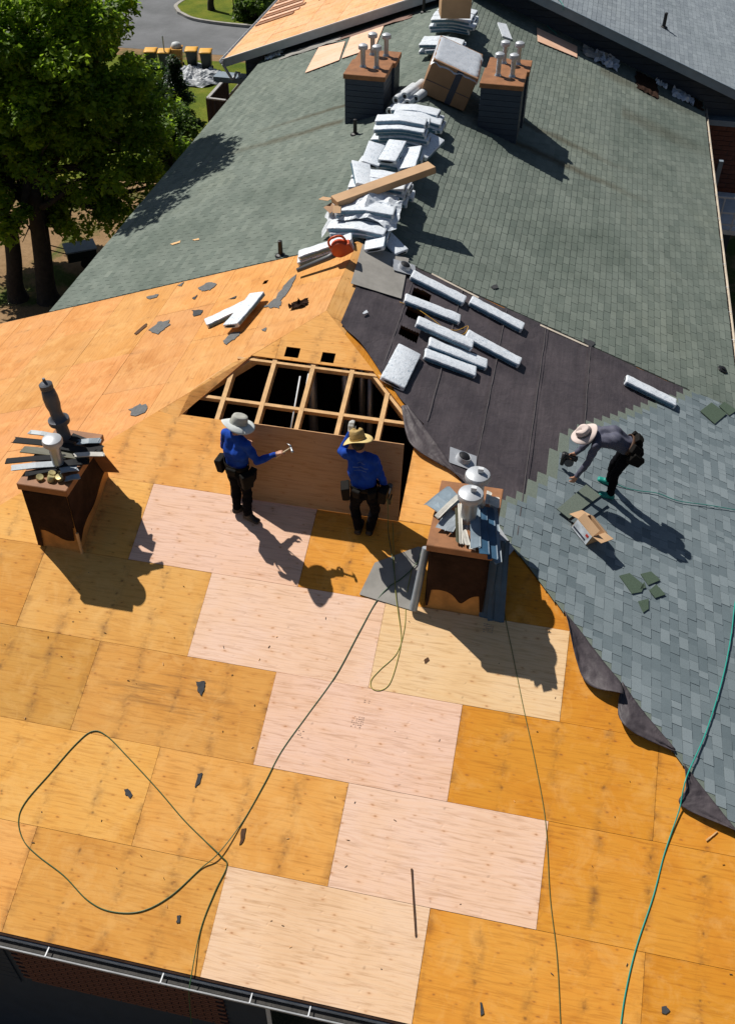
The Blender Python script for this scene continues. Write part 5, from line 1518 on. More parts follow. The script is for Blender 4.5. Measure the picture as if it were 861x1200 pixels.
for i, c in enumerate(((-2.304, 5.837, 3.290), (-2.173, 5.926, 3.300), (-2.146, 5.843, 3.300), (-2.036, 5.873, 3.310))):
    M_ = TR(c, R.uniform(0, 3), R.uniform(0.3, 1.2))
    t = MB().lathe([(0.012, -0.035), (0.045, -0.04), (0.048, -0.03), (0.05, 0.03), (0.045, 0.04), (0.012, 0.036)], 14, M_)
    tag(autosmooth(t.build('nail_coil', plain('brass_coil', (0.50, 0.42, 0.20), 0.45, metal=0.4))), ['pale brass nail coil at the front left corner of the left chimney top', 'upper pale brass nail coil of the trio on the left chimney', 'lower pale brass nail coil of the trio on the left chimney', 'rightmost pale brass nail coil on the left chimney front'][i], 'nail coil', 'nail coils on the left chimney')
def zc(X, Y, z): return (X, Y, z)
RIGHT = [((2.923, 6.219, 3.400), (3.167, 6.584, 3.420), .30, 5, 'broad pale blue-grey offcut sticking out left of the right chimney'), ((2.999, 6.074, 3.430), (3.211, 6.492, 3.450), .07, 4, 'off-white edged trim leaning across the left of the right chimney'),
         ((3.065, 5.972, 3.330), (3.170, 6.285, 3.360), .13, 1, 'pale grey offcut on the left half of the right chimney'), ((3.177, 5.939, 3.340), (3.255, 6.217, 3.380), .10, 1, 'pale grey offcut beside the thin sticks on the right chimney'),
         ((3.353, 5.776, 3.310), (3.238, 6.398, 3.420), .05, 4, 'off-white stick left of the front flue on the right chimney'), ((3.308, 5.786, 3.320), (3.220, 6.301, 3.400), .05, 2, 'olive stick beside the off-white one on the right chimney'),
         ((3.427, 5.782, 3.320), (3.354, 5.994, 3.340), .07, 4, 'short off-white stick below the front flue of the right chimney'), ((3.500, 5.716, 3.310), (3.493, 6.087, 3.340), .08, 4, 'short off-white stick on the front rim of the right chimney'),
         ((3.539, 5.705, 3.360), (3.437, 6.420, 3.380), .13, 5, 'blue-grey lap offcut right of the front flue, innermost'), ((3.652, 5.669, 3.330), (3.527, 6.413, 3.360), .13, 3, 'blue lap offcut second from the front flue of the right chimney'),
         ((3.765, 5.649, 3.270), (3.609, 6.486, 3.340), .13, 3, 'blue lap offcut third from the front flue of the right chimney'), ((3.835, 5.658, 3.200), (3.668, 6.571, 3.320), .10, 5, 'outermost blue-grey lap offcut at the right rim of the right chimney'),
         ((3.591, 6.498, 3.400), (3.588, 6.716, 3.400), .07, 4, 'short off-white block at the back right of the right chimney'), ((3.684, 6.453, 3.400), (3.664, 6.631, 3.400), .13, 4, 'broad off-white block at the back right corner of the right chimney')]
for i, (p_, q_, wd, m, lab) in enumerate(RIGHT):
    offcut(lab, p_, q_, wd, m, 0.0, GB, R.uniform(-.2, .2))
# siding boards and a rolled flashing leaning on the right chimney
for i, (pb_, x_) in enumerate((((3.758, 5.736, 2.097), 3.76), ((3.862, 5.719, 2.091), 3.80), ((3.955, 5.700, 2.084), 3.85))):
    lb_ = offcut(['blue siding board leaning on the right chimney, innermost of three', 'blue siding board leaning on the right chimney, middle of three', 'blue siding board leaning on the right chimney, outermost of three'][i], pb_, (x_+0.02, 6.05+0.05*i, 3.20-0.05*i), 0.14, 3, 0, 'boards leaning on the right chimney')
fp, fq = Vector((2.824, 5.645, 2.107)), Vector((2.90, 5.95, 2.98))
fr_ = thing('flashing_roll', 'pale blue rolled metal flashing leaning on the left of the right chimney', 'flashing', TR(fp))
autosmooth(MB().tube([fp, fp.lerp(fq, 0.5), fq], [0.055, 0.052, 0.05], 14).build('outer_sheet', plain('bluish_metal', (0.34, 0.42, 0.50), 0.35, metal=0.4, amt=0.15), fr_))
MB().tube([fq-Vector((0, 0, 0.001)), fq+(fq-fp).normalized()*0.004], 0.040, 14).build('hollow_end', M_CAPGREY, fr_)
slab('dark grey felt offcut lying flat left of the right chimney', 'h', [(2.069, 6.129), (2.183, 6.622), (2.728, 6.964), (2.889, 6.926), (2.812, 6.022)], 0.012, M_FELT_GREY, 0.006, 'felt_offcut', 'felt')
# step flashing beside the right chimney
slab('grey bent flashing strip between right chimney and grey shingles', 'h', [(3.676, 7.510), (3.768, 7.446), (4.021, 7.132), (3.964, 7.032), (3.747, 7.256)], 0.04, M_CAPGREY, 0.006, 'flashing_strip', 'flashing')

# ---------------------------------------------------------------- felt flaps turned over the hip
def flap(label, inner, outer, seed, lift=0.10, tuck=0.0):
    """inner points lie on the hip line, outer ones on the deck; the sheet bellies out between them"""
    inner, outer = spline([Vector((q[0]+tuck, q[1], 0)) for q in inner], 6), spline([Vector((*q, 0)) for q in outer], 6)
    n = 24
    def pick(L_, u):
        f_ = u*(len(L_)-1); i = min(int(f_), len(L_)-2); return L_[i].lerp(L_[i+1], f_-i)
    def fn(u, v):
        a, b = pick(inner, u), pick(outer, u)
        q = a.lerp(b, v)
        cr = abs(noise.noise(Vector((u*5+v*2, v*2.2, seed))))
        h = 0.045+lift*(v**1.3)*(0.55+0.45*math.sin(u*7+seed))+0.05*(0.35-cr)*math.sin(math.pi*v)+0.018*noise.noise(Vector((u*14, v*6, seed)))
        return P('h', q.x, q.y, max(h, 0.012))
    o = MB().grid(fn, n, 12).build('felt_flap', M_FELT, None, smooth=True)
    solidify(o, 0.005)
    return tag(o, label, 'felt', 'felt flaps along the hip')
flap('dark felt flap curling off the hip, uppermost and widest of three', [(4.762, 6.364), (5.022, 6.096), (5.326, 5.762), (5.596, 5.489)], [(4.780, 6.295), (4.985, 5.701), (5.200, 5.384), (5.599, 5.321)], 1, 0.13)
flap('dark felt flap curling off the hip, middle of three', [(5.593, 5.523), (5.792, 5.278), (6.017, 5.044), (6.290, 4.783)], [(5.561, 5.269), (5.591, 5.021), (5.770, 4.869), (6.282, 4.749)], 4, 0.10)
flap('dark felt flap at the right edge, lowest of three', [(6.390, 4.632), (6.612, 4.394), (6.819, 4.179), (7.082, 3.901)], [(6.391, 4.611), (6.426, 4.328), (6.397, 4.109), (7.082, 3.921)], 7, 0.05)
# felt turned over the hip beside the opening
flap('dark felt edge drooping over the hip between opening and right chimney', [(2.078, 9.200), (2.551, 8.690), (2.865, 8.305), (3.279, 7.853)], [(2.084, 9.171), (2.306, 8.577), (2.675, 8.331), (3.210, 8.148)], 11, 0.035, 0.10)

# ---------------------------------------------------------------- scraps lying on the decks
M_SCRAP = plain('dark_shingle_scrap', (0.050, 0.052, 0.056), 0.9, amt=0.3, sc=20)
M_SCRAP2 = plain('grey_shingle_scrap', (0.125, 0.128, 0.130), 0.9, amt=0.25, sc=20)
M_SCRAPB = plain('brown_bark_scrap', (0.085, 0.040, 0.018), 0.9, amt=0.3, sc=20)
def scrap(label, k, pts, m, h=0.006, th=0.006):
    # torn outline: each edge broken by a few ragged points
    rg = random.Random(label); out = []
    n = len(pts); size = max(math.hypot(pts[i][0]-pts[0][0], pts[i][1]-pts[0][1]) for i in range(n))
    for i in range(n):
        a, b = pts[i], pts[(i+1) % n]
        for t in (0.0, 0.3, 0.55, 0.8):
            j = min(0.07*size*min(1, math.hypot(b[0]-a[0], b[1]-a[1])/size*1.6), 0.16*area(pts)/size)
            tt = t+(rg.uniform(-0.08, 0.08) if t else 0)
            out.append((a[0]+(b[0]-a[0])*tt+rg.uniform(-j, j), a[1]+(b[1]-a[1])*tt+rg.uniform(-j, j)))
    pts = out
    return slab(label, k, pts, h, m, th, 'shingle_scrap', 'scrap', 'shingle scraps on the decking')
scrap('dark four-sided shingle scrap left of the pink sheets', 'h', [(0.210, 4.575), (0.336, 4.586), (0.349, 4.495), (0.330, 4.399), (0.256, 4.455)], M_SCRAP)
scrap('narrow dark scrap below the hose loop right side', 'h', [(0.564, 3.421), (0.614, 3.441), (0.619, 3.303), (0.578, 3.253)], M_SCRAP)
scrap('small dark scrap inside the hose loop', 'h', [(-0.293, 3.069), (-0.243, 3.089), (-0.168, 3.029), (-0.184, 2.973), (-0.263, 3.011)], M_SCRAP)
scrap('narrow brown scrap right of the hose crossing', 'h', [(1.272, 2.877), (1.329, 2.908), (1.336, 2.758), (1.297, 2.700)], M_SCRAPB)
scrap('small dark scrap near the eave under the hose loop', 'h', [(0.777, 1.794), (0.814, 1.810), (0.828, 1.728), (0.791, 1.712)], M_SCRAP)
scrap('small brown chip on the tan plywood sheet', 'h', [(3.074, 5.370), (3.121, 5.426), (3.151, 5.384), (3.104, 5.329)], M_SCRAPB)
scrap('thin black scrap near the bottom edge', 'h', [(4.361, 1.581), (4.379, 1.593), (4.423, 1.482), (4.389, 1.458)], M_SCRAP)
scrap('round black scrap near the bottom right', 'h', [(6.312, 1.928), (6.356, 1.953), (6.395, 1.910), (6.352, 1.859), (6.315, 1.869)], M_SCRAP)
scrap('thin brown sliver standing across the lowest pink sheets', 'h', [(3.362, 2.820), (3.382, 2.824), (3.556, 2.123), (3.540, 2.102)], M_SCRAPB, 0.01, 0.012)
scrap('thin straw-coloured sliver on the orange sheet near the lowest flap', 'h', [(6.697, 3.789), (6.819, 3.910), (6.830, 3.902), (6.708, 3.771)], M_LUMBER, 0.01, 0.008)
LS = [([(-8.217, -2.851), (-8.310, -2.687), (-8.219, -2.506), (-8.039, -2.489), (-8.001, -2.690)], M_SCRAP2, 'oval grey scrap on the left slope above the tall flue'),
      ([(-10.739, -3.603), (-10.986, -3.494), (-10.967, -3.272), (-10.795, -3.183), (-10.553, -3.293)], M_SCRAP2, 'grey torn scrap near the upper edge of the left slope'),
      ([(-10.752, -3.896), (-11.054, -3.776), (-10.946, -3.710), (-10.672, -3.824)], M_SCRAPB, 'thin brown stick on the left slope beside a grey scrap'),
      ([(-11.174, -2.878), (-11.080, -2.615), (-10.929, -2.593), (-10.927, -2.747)], M_SCRAP, 'dark angular scrap left of the crossed bundles'),
      ([(-12.032, -3.084), (-12.181, -2.904), (-12.033, -2.687), (-11.838, -2.740), (-11.855, -2.944)], M_SCRAP2, 'grey torn scrap above the crossed bundles'),
      ([(-9.810, -1.750), (-10.043, -1.672), (-10.007, -1.485), (-9.856, -1.496), (-9.673, -1.638)], M_SCRAP2, 'grey scrap below the crossed bundles'),
      ([(-10.720, -1.303), (-10.948, -1.164), (-11.433, -1.083), (-11.680, -0.957), (-11.136, -0.914), (-10.830, -1.000), (-10.541, -0.960), (-10.630, -1.130)], M_SCRAP2, 'largest grey torn patch on the left slope below the blower'),
      ([(-9.930, -1.098), (-9.975, -1.004), (-9.844, -0.994)], M_SCRAP2, 'small grey chip on the left slope between bundles and hip'),
      ([(-11.657, -3.066), (-11.744, -2.974), (-11.591, -2.969)], M_SCRAP, 'small dark chip above the dark angular scrap'),
      ([(-11.296, -2.178), (-11.357, -2.028), (-11.272, -2.032)], M_SCRAP, 'small dark chip just above the crossed bundles'),
      ([(-12.167, -4.262), (-12.160, -3.992), (-12.027, -3.973), (-12.037, -4.167)], M_SCRAP2, 'grey chip at the border with the old shingles'),
      ([(-12.348, -3.653), (-12.430, -3.536), (-12.267, -3.527)], M_SCRAP2, 'tiny grey chip at the border with the old shingles')]
for q, m, lab in LS: scrap(lab, 'l', q, m)
# brown curled scrap around a vent hole near the hip
crumple('curled dark brown felt scrap beside the ridge, above the opening', 'l', (-10.510, -0.576), 0.22, 0.30, M_BROWNFELT, 21, 0.12, 'felt_scrap', 'felt')
scrap('small black triangular chip on the felt near the ridge end', 'r', [(10.406, -0.537), (10.545, -0.580), (10.497, -0.621), (10.403, -0.567)], M_WRAP, 0.05)
scrap('dark chip on the old shingles, upper of three', 'r', [(12.910, -2.507), (13.083, -2.606), (12.996, -2.651), (12.864, -2.564)], M_SCRAP, 0.02)
scrap('dark chip on the old shingles right of the vent stub', 'r', [(12.585, -4.405), (12.637, -4.627), (12.423, -4.567), (12.461, -4.428)], M_SCRAP, 0.02)
for q, lab in (([(-14.436, -4.664), (-14.483, -4.434), (-14.391, -4.397), (-14.356, -4.569)], 'pale splinter on the old left slope, left one'), ([(-14.370, -4.102), (-14.371, -3.940), (-14.281, -3.905), (-14.302, -4.035)], 'pale splinter on the old left slope, right one')):
    scrap(lab, 'l', q, M_LUMBER, 0.016)
# fine litter: splinters, sawdust and grit over the deck
rg = random.Random(77)
lt = MB()
for i in range(170):
    a, b = rg.uniform(-5, 9), rg.uniform(1.3, 7.2)
    if abs(a-UA) > YA-b*CT-0.1: continue
    L_ = rg.uniform(0.006, 0.038); an = rg.uniform(0, math.pi); w_ = rg.uniform(0.002, 0.004)
    dx, dy = math.cos(an)*L_/2, math.sin(an)*L_/2; nx, ny = -math.sin(an)*w_, math.cos(an)*w_
    lt.prism([(a-dx-nx, b-dy-ny), (a+dx-nx, b+dy-ny), (a+dx+nx, b+dy+ny), (a-dx+nx, b-dy+ny)], 0.005, 0.010, F('h', 0, 0), rg.choice((0, 0, 1, 2)))
tag(lt.build('splinters', [M_SCRAPB, M_LUMBER, M_SCRAP]), 'fine wood splinters and grit strewn over the plywood deck', 'debris', kind='stuff')

# faint grade stamps on the new sheets (too small to read)
M_STAMP = plain('faded_stamp_ink', (0.34, 0.22, 0.17), 0.9, bump=0)
for (q, nr, nc) in (((3.840, 5.935), 5, 5), ((2.399, 4.403), 6, 6), ((1.718, 4.123), 4, 3), ((2.464, 4.684), 2, 3)):
    st_ = MB(); rs = random.Random(int(q[0]*100))
    for i in range(nr):
        for j in range(nc):
            if rs.random() < 0.25: continue
            w_ = rs.uniform(0.012, 0.024); x, y = q[0]+(j-nc/2)*0.028, q[1]-(i-nr/2)*0.026
            st_.prism(rect(x, x+w_, y, y+rs.uniform(0.006, 0.013)), 0.0068, 0.0074, F('h', 0, 0))
    st_.build('grade_stamp', M_STAMP, light_block_deck)['kind'] = 'stuff'

# ---------------------------------------------------------------- hoses
M_HOSE_G = plain('dark_green_hose', (0.045, 0.11, 0.045), 0.4, amt=0.1, bump=0)
M_HOSE_Y = plain('yellow_green_hose', (0.26, 0.25, 0.05), 0.4, amt=0.1, bump=0)
M_HOSE_T = plain('teal_hose', (0.02, 0.30, 0.24), 0.35, amt=0.1, bump=0)
def hose(label, pts, r, m):
    return tag(MB().tube(spline(pts, 7), r*0.6, 7).build('air_hose', m, None, smooth=True), label, 'hose')
hose('green air hose looping over the left deck and running up to the felt offcut',
     [(0.993, 1.000, -1.184), (1.114, 0.980, 0.120), (1.131, 1.061, 0.416), (1.090, 1.591, 0.585), (1.145, 2.001, 0.734), (1.210, 2.286, 0.837), (1.113, 2.370, 0.890), (0.867, 2.505, 0.916), (0.540, 2.685, 0.981), (0.123, 2.954, 1.079), (-0.372, 3.251, 1.186), (-0.728, 3.448, 1.257), (-0.932, 3.466, 1.264), (-1.093, 3.270, 1.193), (-1.279, 2.909, 1.062), (-1.472, 2.524, 0.923), (-1.475, 2.307, 0.844), (-1.329, 2.111, 0.774), (-1.088, 1.984, 0.727), (-0.701, 1.839, 0.675), (-0.324, 1.643, 0.604), (-0.013, 1.583, 0.582), (0.338, 1.647, 0.606), (0.638, 1.863, 0.684), (0.905, 2.203, 0.807), (1.079, 2.385, 0.911), (1.269, 2.796, 1.021), (1.416, 3.251, 1.186), (1.531, 3.654, 1.332), (1.746, 4.127, 1.503), (1.991, 4.663, 1.697), (2.169, 5.251, 1.910), (2.307, 5.690, 2.069), (2.437, 5.908, 2.170), (2.585, 6.052, 2.222), (2.751, 6.288, 2.318), (2.798, 6.540, 2.409)], 0.011, M_HOSE_G)
hose('yellow-green hose hanging in a loop below the felt offcut',
     [(2.701, 6.175, 2.288), (2.700, 5.825, 2.117), (2.753, 5.428, 1.974), (2.718, 5.084, 1.849), (2.542, 4.833, 1.759), (2.460, 4.688, 1.706), (2.493, 4.586, 1.669), (2.605, 4.583, 1.668), (2.705, 4.697, 1.709), (2.744, 5.010, 1.823), (2.737, 5.278, 1.919), (2.622, 5.622, 2.066), (2.534, 5.893, 2.175), (2.393, 6.483, 2.378), (2.314, 6.822, 2.500)], 0.010, M_HOSE_Y)
hose('thin olive hose running straight down from the right chimney to the bottom edge',
     [(3.937, 6.145, 2.233), (4.038, 5.755, 2.092), (4.187, 5.330, 1.939), (4.419, 4.670, 1.700), (4.648, 4.046, 1.474), (4.851, 3.405, 1.242), (4.991, 2.656, 0.971), (5.137, 2.081, 0.763), (5.243, 1.489, 0.548), (5.291, 1.146, 0.424)], 0.009, plain('olive_hose', (0.14, 0.15, 0.05), 0.4, amt=0.1, bump=0))
hose('bright teal hose crossing the right slope and the hip to the bottom edge',
     [(7.441, 7.999, 1.254), (7.281, 7.479, 1.312), (7.167, 6.766, 1.353), (6.989, 5.922, 1.418), (6.712, 4.941, 1.518), (6.445, 4.216, 1.625), (6.391, 3.999, 1.575), (6.371, 3.801, 1.418), (6.240, 3.330, 1.215), (6.145, 2.866, 1.047), (5.995, 2.324, 0.850), (5.917, 1.896, 0.696), (5.889, 1.571, 0.578), (5.888, 1.260, 0.465)], 0.014, M_HOSE_T)
hose('teal hose running from the bent worker to the right edge',
     [(7.565, 9.622, 1.209), (6.967, 9.396, 1.426), (6.457, 9.180, 1.610), (6.102, 9.140, 1.739), (5.795, 9.019, 1.839), (5.517, 8.944, 1.940), (5.285, 8.937, 2.077)], 0.011, M_HOSE_T)
hose('teal hose draped over the far rake beside the pale board', [(3.189, 27.687, 2.761), (2.844, 28.132, 2.886), (2.950, 28.476, 3.028), (3.291, 27.300, 3.559), P('fr', FY+0.5, -1.9, 0.05), P('fr', FY+2, -1.2, 0.05)], 0.014, M_HOSE_T)
# yellow strap by a bundle
hose('yellow strap trailing along a bundle with a red end', [(1.581, 11.174, 3.354), (1.823, 11.212, 3.266), (2.137, 11.083, 3.174), (2.375, 10.965, 3.098), (2.580, 11.068, 3.013), (2.735, 11.345, 2.947), (2.687, 11.055, 2.953), (2.412, 10.923, 3.064)], 0.010, plain('yellow_strap', (0.62, 0.34, 0.04), 0.5, bump=0))

# ---------------------------------------------------------------- leaf blower on the ridge-end bundles
M_ORANGE = plain('orange_plastic', (0.58, 0.085, 0.02), 0.35, amt=0.12, bump=0.02)
M_GREYP = plain('grey_plastic', (0.10, 0.105, 0.11), 0.45, amt=0.12, bump=0.02)
bc = Vector((0.430, 11.762, 3.891))
be = Vector((-0.269, 11.586, 3.468))
lbw = thing('leaf_blower', 'orange handheld leaf blower with grey nozzle tube on the ridge-end bundles', 'leaf blower', TR(bc))
dr = (be-bc).normalized(); sd = dr.cross(Vector((0, 0, 1))).normalized(); up_ = sd.cross(dr)
BM = Matrix(((dr.x, sd.x, up_.x, bc.x), (dr.y, sd.y, up_.y, bc.y), (dr.z, sd.z, up_.z, bc.z), (0, 0, 0, 1)))
autosmooth(MB().lathe([(0.04, -0.10), (0.12, -0.09), (0.155, -0.04), (0.16, 0.02), (0.13, 0.08), (0.05, 0.10)], 20, BM @ Matrix.Rotation(math.pi/2, 4, 'X')).build('fan_housing', M_ORANGE, lbw))
autosmooth(MB().lathe([(0.10, -0.12), (0.115, -0.10), (0.10, -0.08)], 20, BM @ Matrix.Rotation(math.pi/2, 4, 'X')).build('intake_grille', M_GREYP, lbw))
bevel(MB().box((-0.10, 0, -0.05), (0.20, 0.17, 0.18), BM).build('engine_cover', M_ORANGE, lbw), 0.02)
MB().tube(spline([BM @ Vector(q) for q in ((-0.16, 0, 0.05), (-0.14, 0, 0.17), (-0.02, 0, 0.23), (0.10, 0, 0.20), (0.13, 0, 0.08))], 5), 0.020, 8).build('handle', M_ORANGE, lbw, smooth=True)
MB().tube([BM @ Vector((0.08, 0.03, -0.06)), BM @ Vector((0.25, 0.0, -0.05)), be+up_*0.02], [0.065, 0.05, 0.04], 14).build('nozzle_tube', M_GREYP, lbw, smooth=True)

# ---------------------------------------------------------------- people: smooth-blended bodies meshed with surface nets
M_SKIN = plain('skin', (0.42, 0.21, 0.13), 0.5, amt=0.08, bump=0)
M_BLUE = plain('blue_shirt', (0.011, 0.055, 0.33), 0.85, amt=0.35, sc=7, bump=0.6, bsc=16, spec=0.15)
M_GREYSHIRT = plain('slate_shirt', (0.075, 0.078, 0.115), 0.7, amt=0.15, sc=10, bump=0.25, bsc=30)
M_TROUS = plain('black_trousers', (0.006, 0.006, 0.008), 0.95, amt=0.3, sc=10, bump=0.2, bsc=30, spec=0.05)
M_SHOE = plain('black_boots', (0.014, 0.012, 0.011), 0.55, amt=0.2, bump=0.05)
M_TEAL = plain('teal_shoe', (0.01, 0.24, 0.20), 0.5, amt=0.1, bump=0)
M_HAIR = plain('dark_hair', (0.012, 0.009, 0.007), 0.6, amt=0.2, bump=0.2)
M_GLOVE = plain('pale_glove', (0.55, 0.55, 0.52), 0.8, amt=0.15)
M_LEATHER = plain('black_leather', (0.008, 0.007, 0.006), 0.75, amt=0.3, bump=0.1, spec=0.12)
M_BLEATHER = plain('brown_leather', (0.085, 0.042, 0.022), 0.6, amt=0.3, bump=0.1)
BODYM = {'skin': 0, 'shirt': 1, 'trousers': 2, 'shoe': 3, 'hair': 4, 'glove': 5, 'eye': 6}

def body_mesh(name, prims, mats, voxel=0.0095, blend=0.026, seed=0):
    """prims: (label, a, b, ra, rb[, squash]) tapered capsules in world space; smooth union, then surface nets"""
    A = np.array([p[1] for p in prims], float); B = np.array([p[2] for p in prims], float)
    ra = np.array([p[3] for p in prims]); rb = np.array([p[4] for p in prims])
    lo = np.minimum(A-ra[:, None], B-rb[:, None]).min(0)-0.05
    hi = np.maximum(A+ra[:, None], B+rb[:, None]).max(0)+0.05
    dim = np.ceil((hi-lo)/voxel).astype(int)+1
    gx, gy, gz = [lo[i]+np.arange(dim[i])*voxel for i in range(3)]
    V = np.full(tuple(dim), 10.0, np.float32)
    best = np.full(tuple(dim), 10.0, np.float32)
    lab = np.zeros(tuple(dim), np.int8)
    for i, p in enumerate(prims):
        pad = 0.09
        l_ = np.minimum(A[i]-ra[i], B[i]-rb[i])-pad; h_ = np.maximum(A[i]+ra[i], B[i]+rb[i])+pad
        i0 = np.maximum(((l_-lo)/voxel).astype(int), 0); i1 = np.minimum(((h_-lo)/voxel).astype(int)+1, dim)
        sl_ = tuple(slice(a, b) for a, b in zip(i0, i1))
        X = np.stack(np.meshgrid(gx[sl_[0]], gy[sl_[1]], gz[sl_[2]], indexing='ij'), -1).astype(np.float32)
        d = B[i]-A[i]; dd = max(1e-9, float(d@d))
        t = np.clip(((X-A[i])@d)/dd, 0, 1)
        q = X-(A[i]+t[..., None]*d)
        dist = np.sqrt((q*q).sum(-1))-(ra[i]+(rb[i]-ra[i])*t)
        k = min(blend, 0.9*min(ra[i], rb[i]))
        v = V[sl_]
        hh = np.clip(0.5+0.5*(v-dist)/k, 0, 1)
        V[sl_] = v*(1-hh)+dist*hh-k*hh*(1-hh)
        m = dist < best[sl_]
        bs = best[sl_]; bs[m] = dist[m]; best[sl_] = bs
        ls = lab[sl_]; ls[m] = BODYM[p[0]]; lab[sl_] = ls
    # soft folds in the cloth
    G = np.stack(np.meshgrid(gx, gy, gz, indexing='ij'), -1)
    fold = 0.0055*np.sin(G[..., 2]*46+6*np.sin(G[..., 0]*9+seed)+5*np.sin(G[..., 1]*8))*np.sin(G[..., 0]*14+G[..., 2]*17+seed)
    V += np.where((lab == 1) | (lab == 2), fold, 0).astype(np.float32)
    s = V < 0
    c = [s[:-1, :-1, :-1], s[1:, :-1, :-1], s[:-1, 1:, :-1], s[1:, 1:, :-1], s[:-1, :-1, 1:], s[1:, :-1, 1:], s[:-1, 1:, 1:], s[1:, 1:, 1:]]
    cnt = sum(x.astype(np.int8) for x in c)
    act = (cnt > 0) & (cnt < 8)
    idx = np.argwhere(act)
    idm = np.full(act.shape, -1, np.int64); idm[act] = np.arange(len(idx))
    off = np.array([[0, 0, 0], [1, 0, 0], [0, 1, 0], [1, 1, 0], [0, 0, 1], [1, 0, 1], [0, 1, 1], [1, 1, 1]])
    cv = np.stack([V[idx[:, 0]+o[0], idx[:, 1]+o[1], idx[:, 2]+o[2]] for o in off], 1)
    acc = np.zeros((len(idx), 3)); num = np.zeros(len(idx))
    for a, b in ((0, 1), (2, 3), (4, 5), (6, 7), (0, 2), (1, 3), (4, 6), (5, 7), (0, 4), (1, 5), (2, 6), (3, 7)):
        x = (cv[:, a] < 0) != (cv[:, b] < 0)
        t = np.where(x, cv[:, a]/np.where(np.abs(cv[:, a]-cv[:, b]) < 1e-9, 1, cv[:, a]-cv[:, b]), 0)
        acc += np.where(x[:, None], off[a]+(off[b]-off[a])*t[:, None], 0); num += x
    vert = lo+(idx+acc/num[:, None])*voxel
    faces = []
    for ax in range(3):
        o1, o2 = [(1, 2), (2, 0), (0, 1)][ax]
        sa = [slice(None)]*3; sb = [slice(None)]*3
        sa[ax] = slice(0, -1); sb[ax] = slice(1, None)
        e = np.argwhere(s[tuple(sa)] != s[tuple(sb)])
        ok = (e[:, o1] > 0) & (e[:, o2] > 0) & (e[:, o1] < dim[o1]-1) & (e[:, o2] < dim[o2]-1)
        e = e[ok]
        inside = s[e[:, 0], e[:, 1], e[:, 2]]
        u1 = np.zeros(3, int); u1[o1] = 1; u2 = np.zeros(3, int); u2[o2] = 1
        q = [e-u1-u2, e-u2, e, e-u1]
        f = np.stack([idm[x[:, 0], x[:, 1], x[:, 2]] for x in q], 1)
        f[~inside] = f[~inside][:, ::-1]
        faces.append(f)
    faces = np.concatenate(faces)
    faces = faces[(faces >= 0).all(1)]
    me = bpy.data.meshes.new(name)
    me.from_pydata(vert.tolist(), [], faces.tolist())
    for m in mats: me.materials.append(m)
    vl = lab[idx[:, 0], idx[:, 1], idx[:, 2]]
    me.polygons.foreach_set('material_index', vl[faces[:, 0]].astype(np.int32))
    me.polygons.foreach_set('use_smooth', np.ones(len(faces), bool))
    me.update()
    return me

def hand(prims, wrist, d, palm_n, lab, curl, side):
    """palm and five unequal fingers; d = pointing direction, palm_n = out of the palm, side = +1 right hand"""
    d = Vector(d).normalized(); pn = Vector(palm_n); pn = (pn-d*pn.dot(d)).normalized()
    ac = d.cross(pn)*side                          # towards the thumb
    w_ = Vector(wrist)
    for o in (-0.026, -0.009, 0.009, 0.026):
        prims.append((lab, w_+ac*(o*0.7)+d*0.015, w_+ac*o+d*0.085, 0.017, 0.0135))
    for o, l1, l2 in ((0.030, 0.040, 0.034), (0.011, 0.045, 0.038), (-0.009, 0.042, 0.035), (-0.028, 0.032, 0.027)):
        b0 = w_+ac*o+d*0.088
        d1 = (d*math.cos(curl)+pn*math.sin(curl)).normalized()
        d2 = (d*math.cos(curl*2.3)+pn*math.sin(curl*2.3)).normalized()
        b1 = b0+d1*l1; b2 = b1+d2*l2
        prims.append((lab, b0, b1, 0.0105, 0.0098)); prims.append((lab, b1, b2, 0.0098, 0.0085))
    t0 = w_+ac*0.024+d*0.025
    t1 = t0+(d*0.6+ac*0.62+pn*0.35).normalized()*0.045
    t2 = t1+(d*0.8+ac*0.05+pn*0.5).normalized()*0.036
    prims.append((lab, t0, t1, 0.0135, 0.0115)); prims.append((lab, t1, t2, 0.0115, 0.0095))

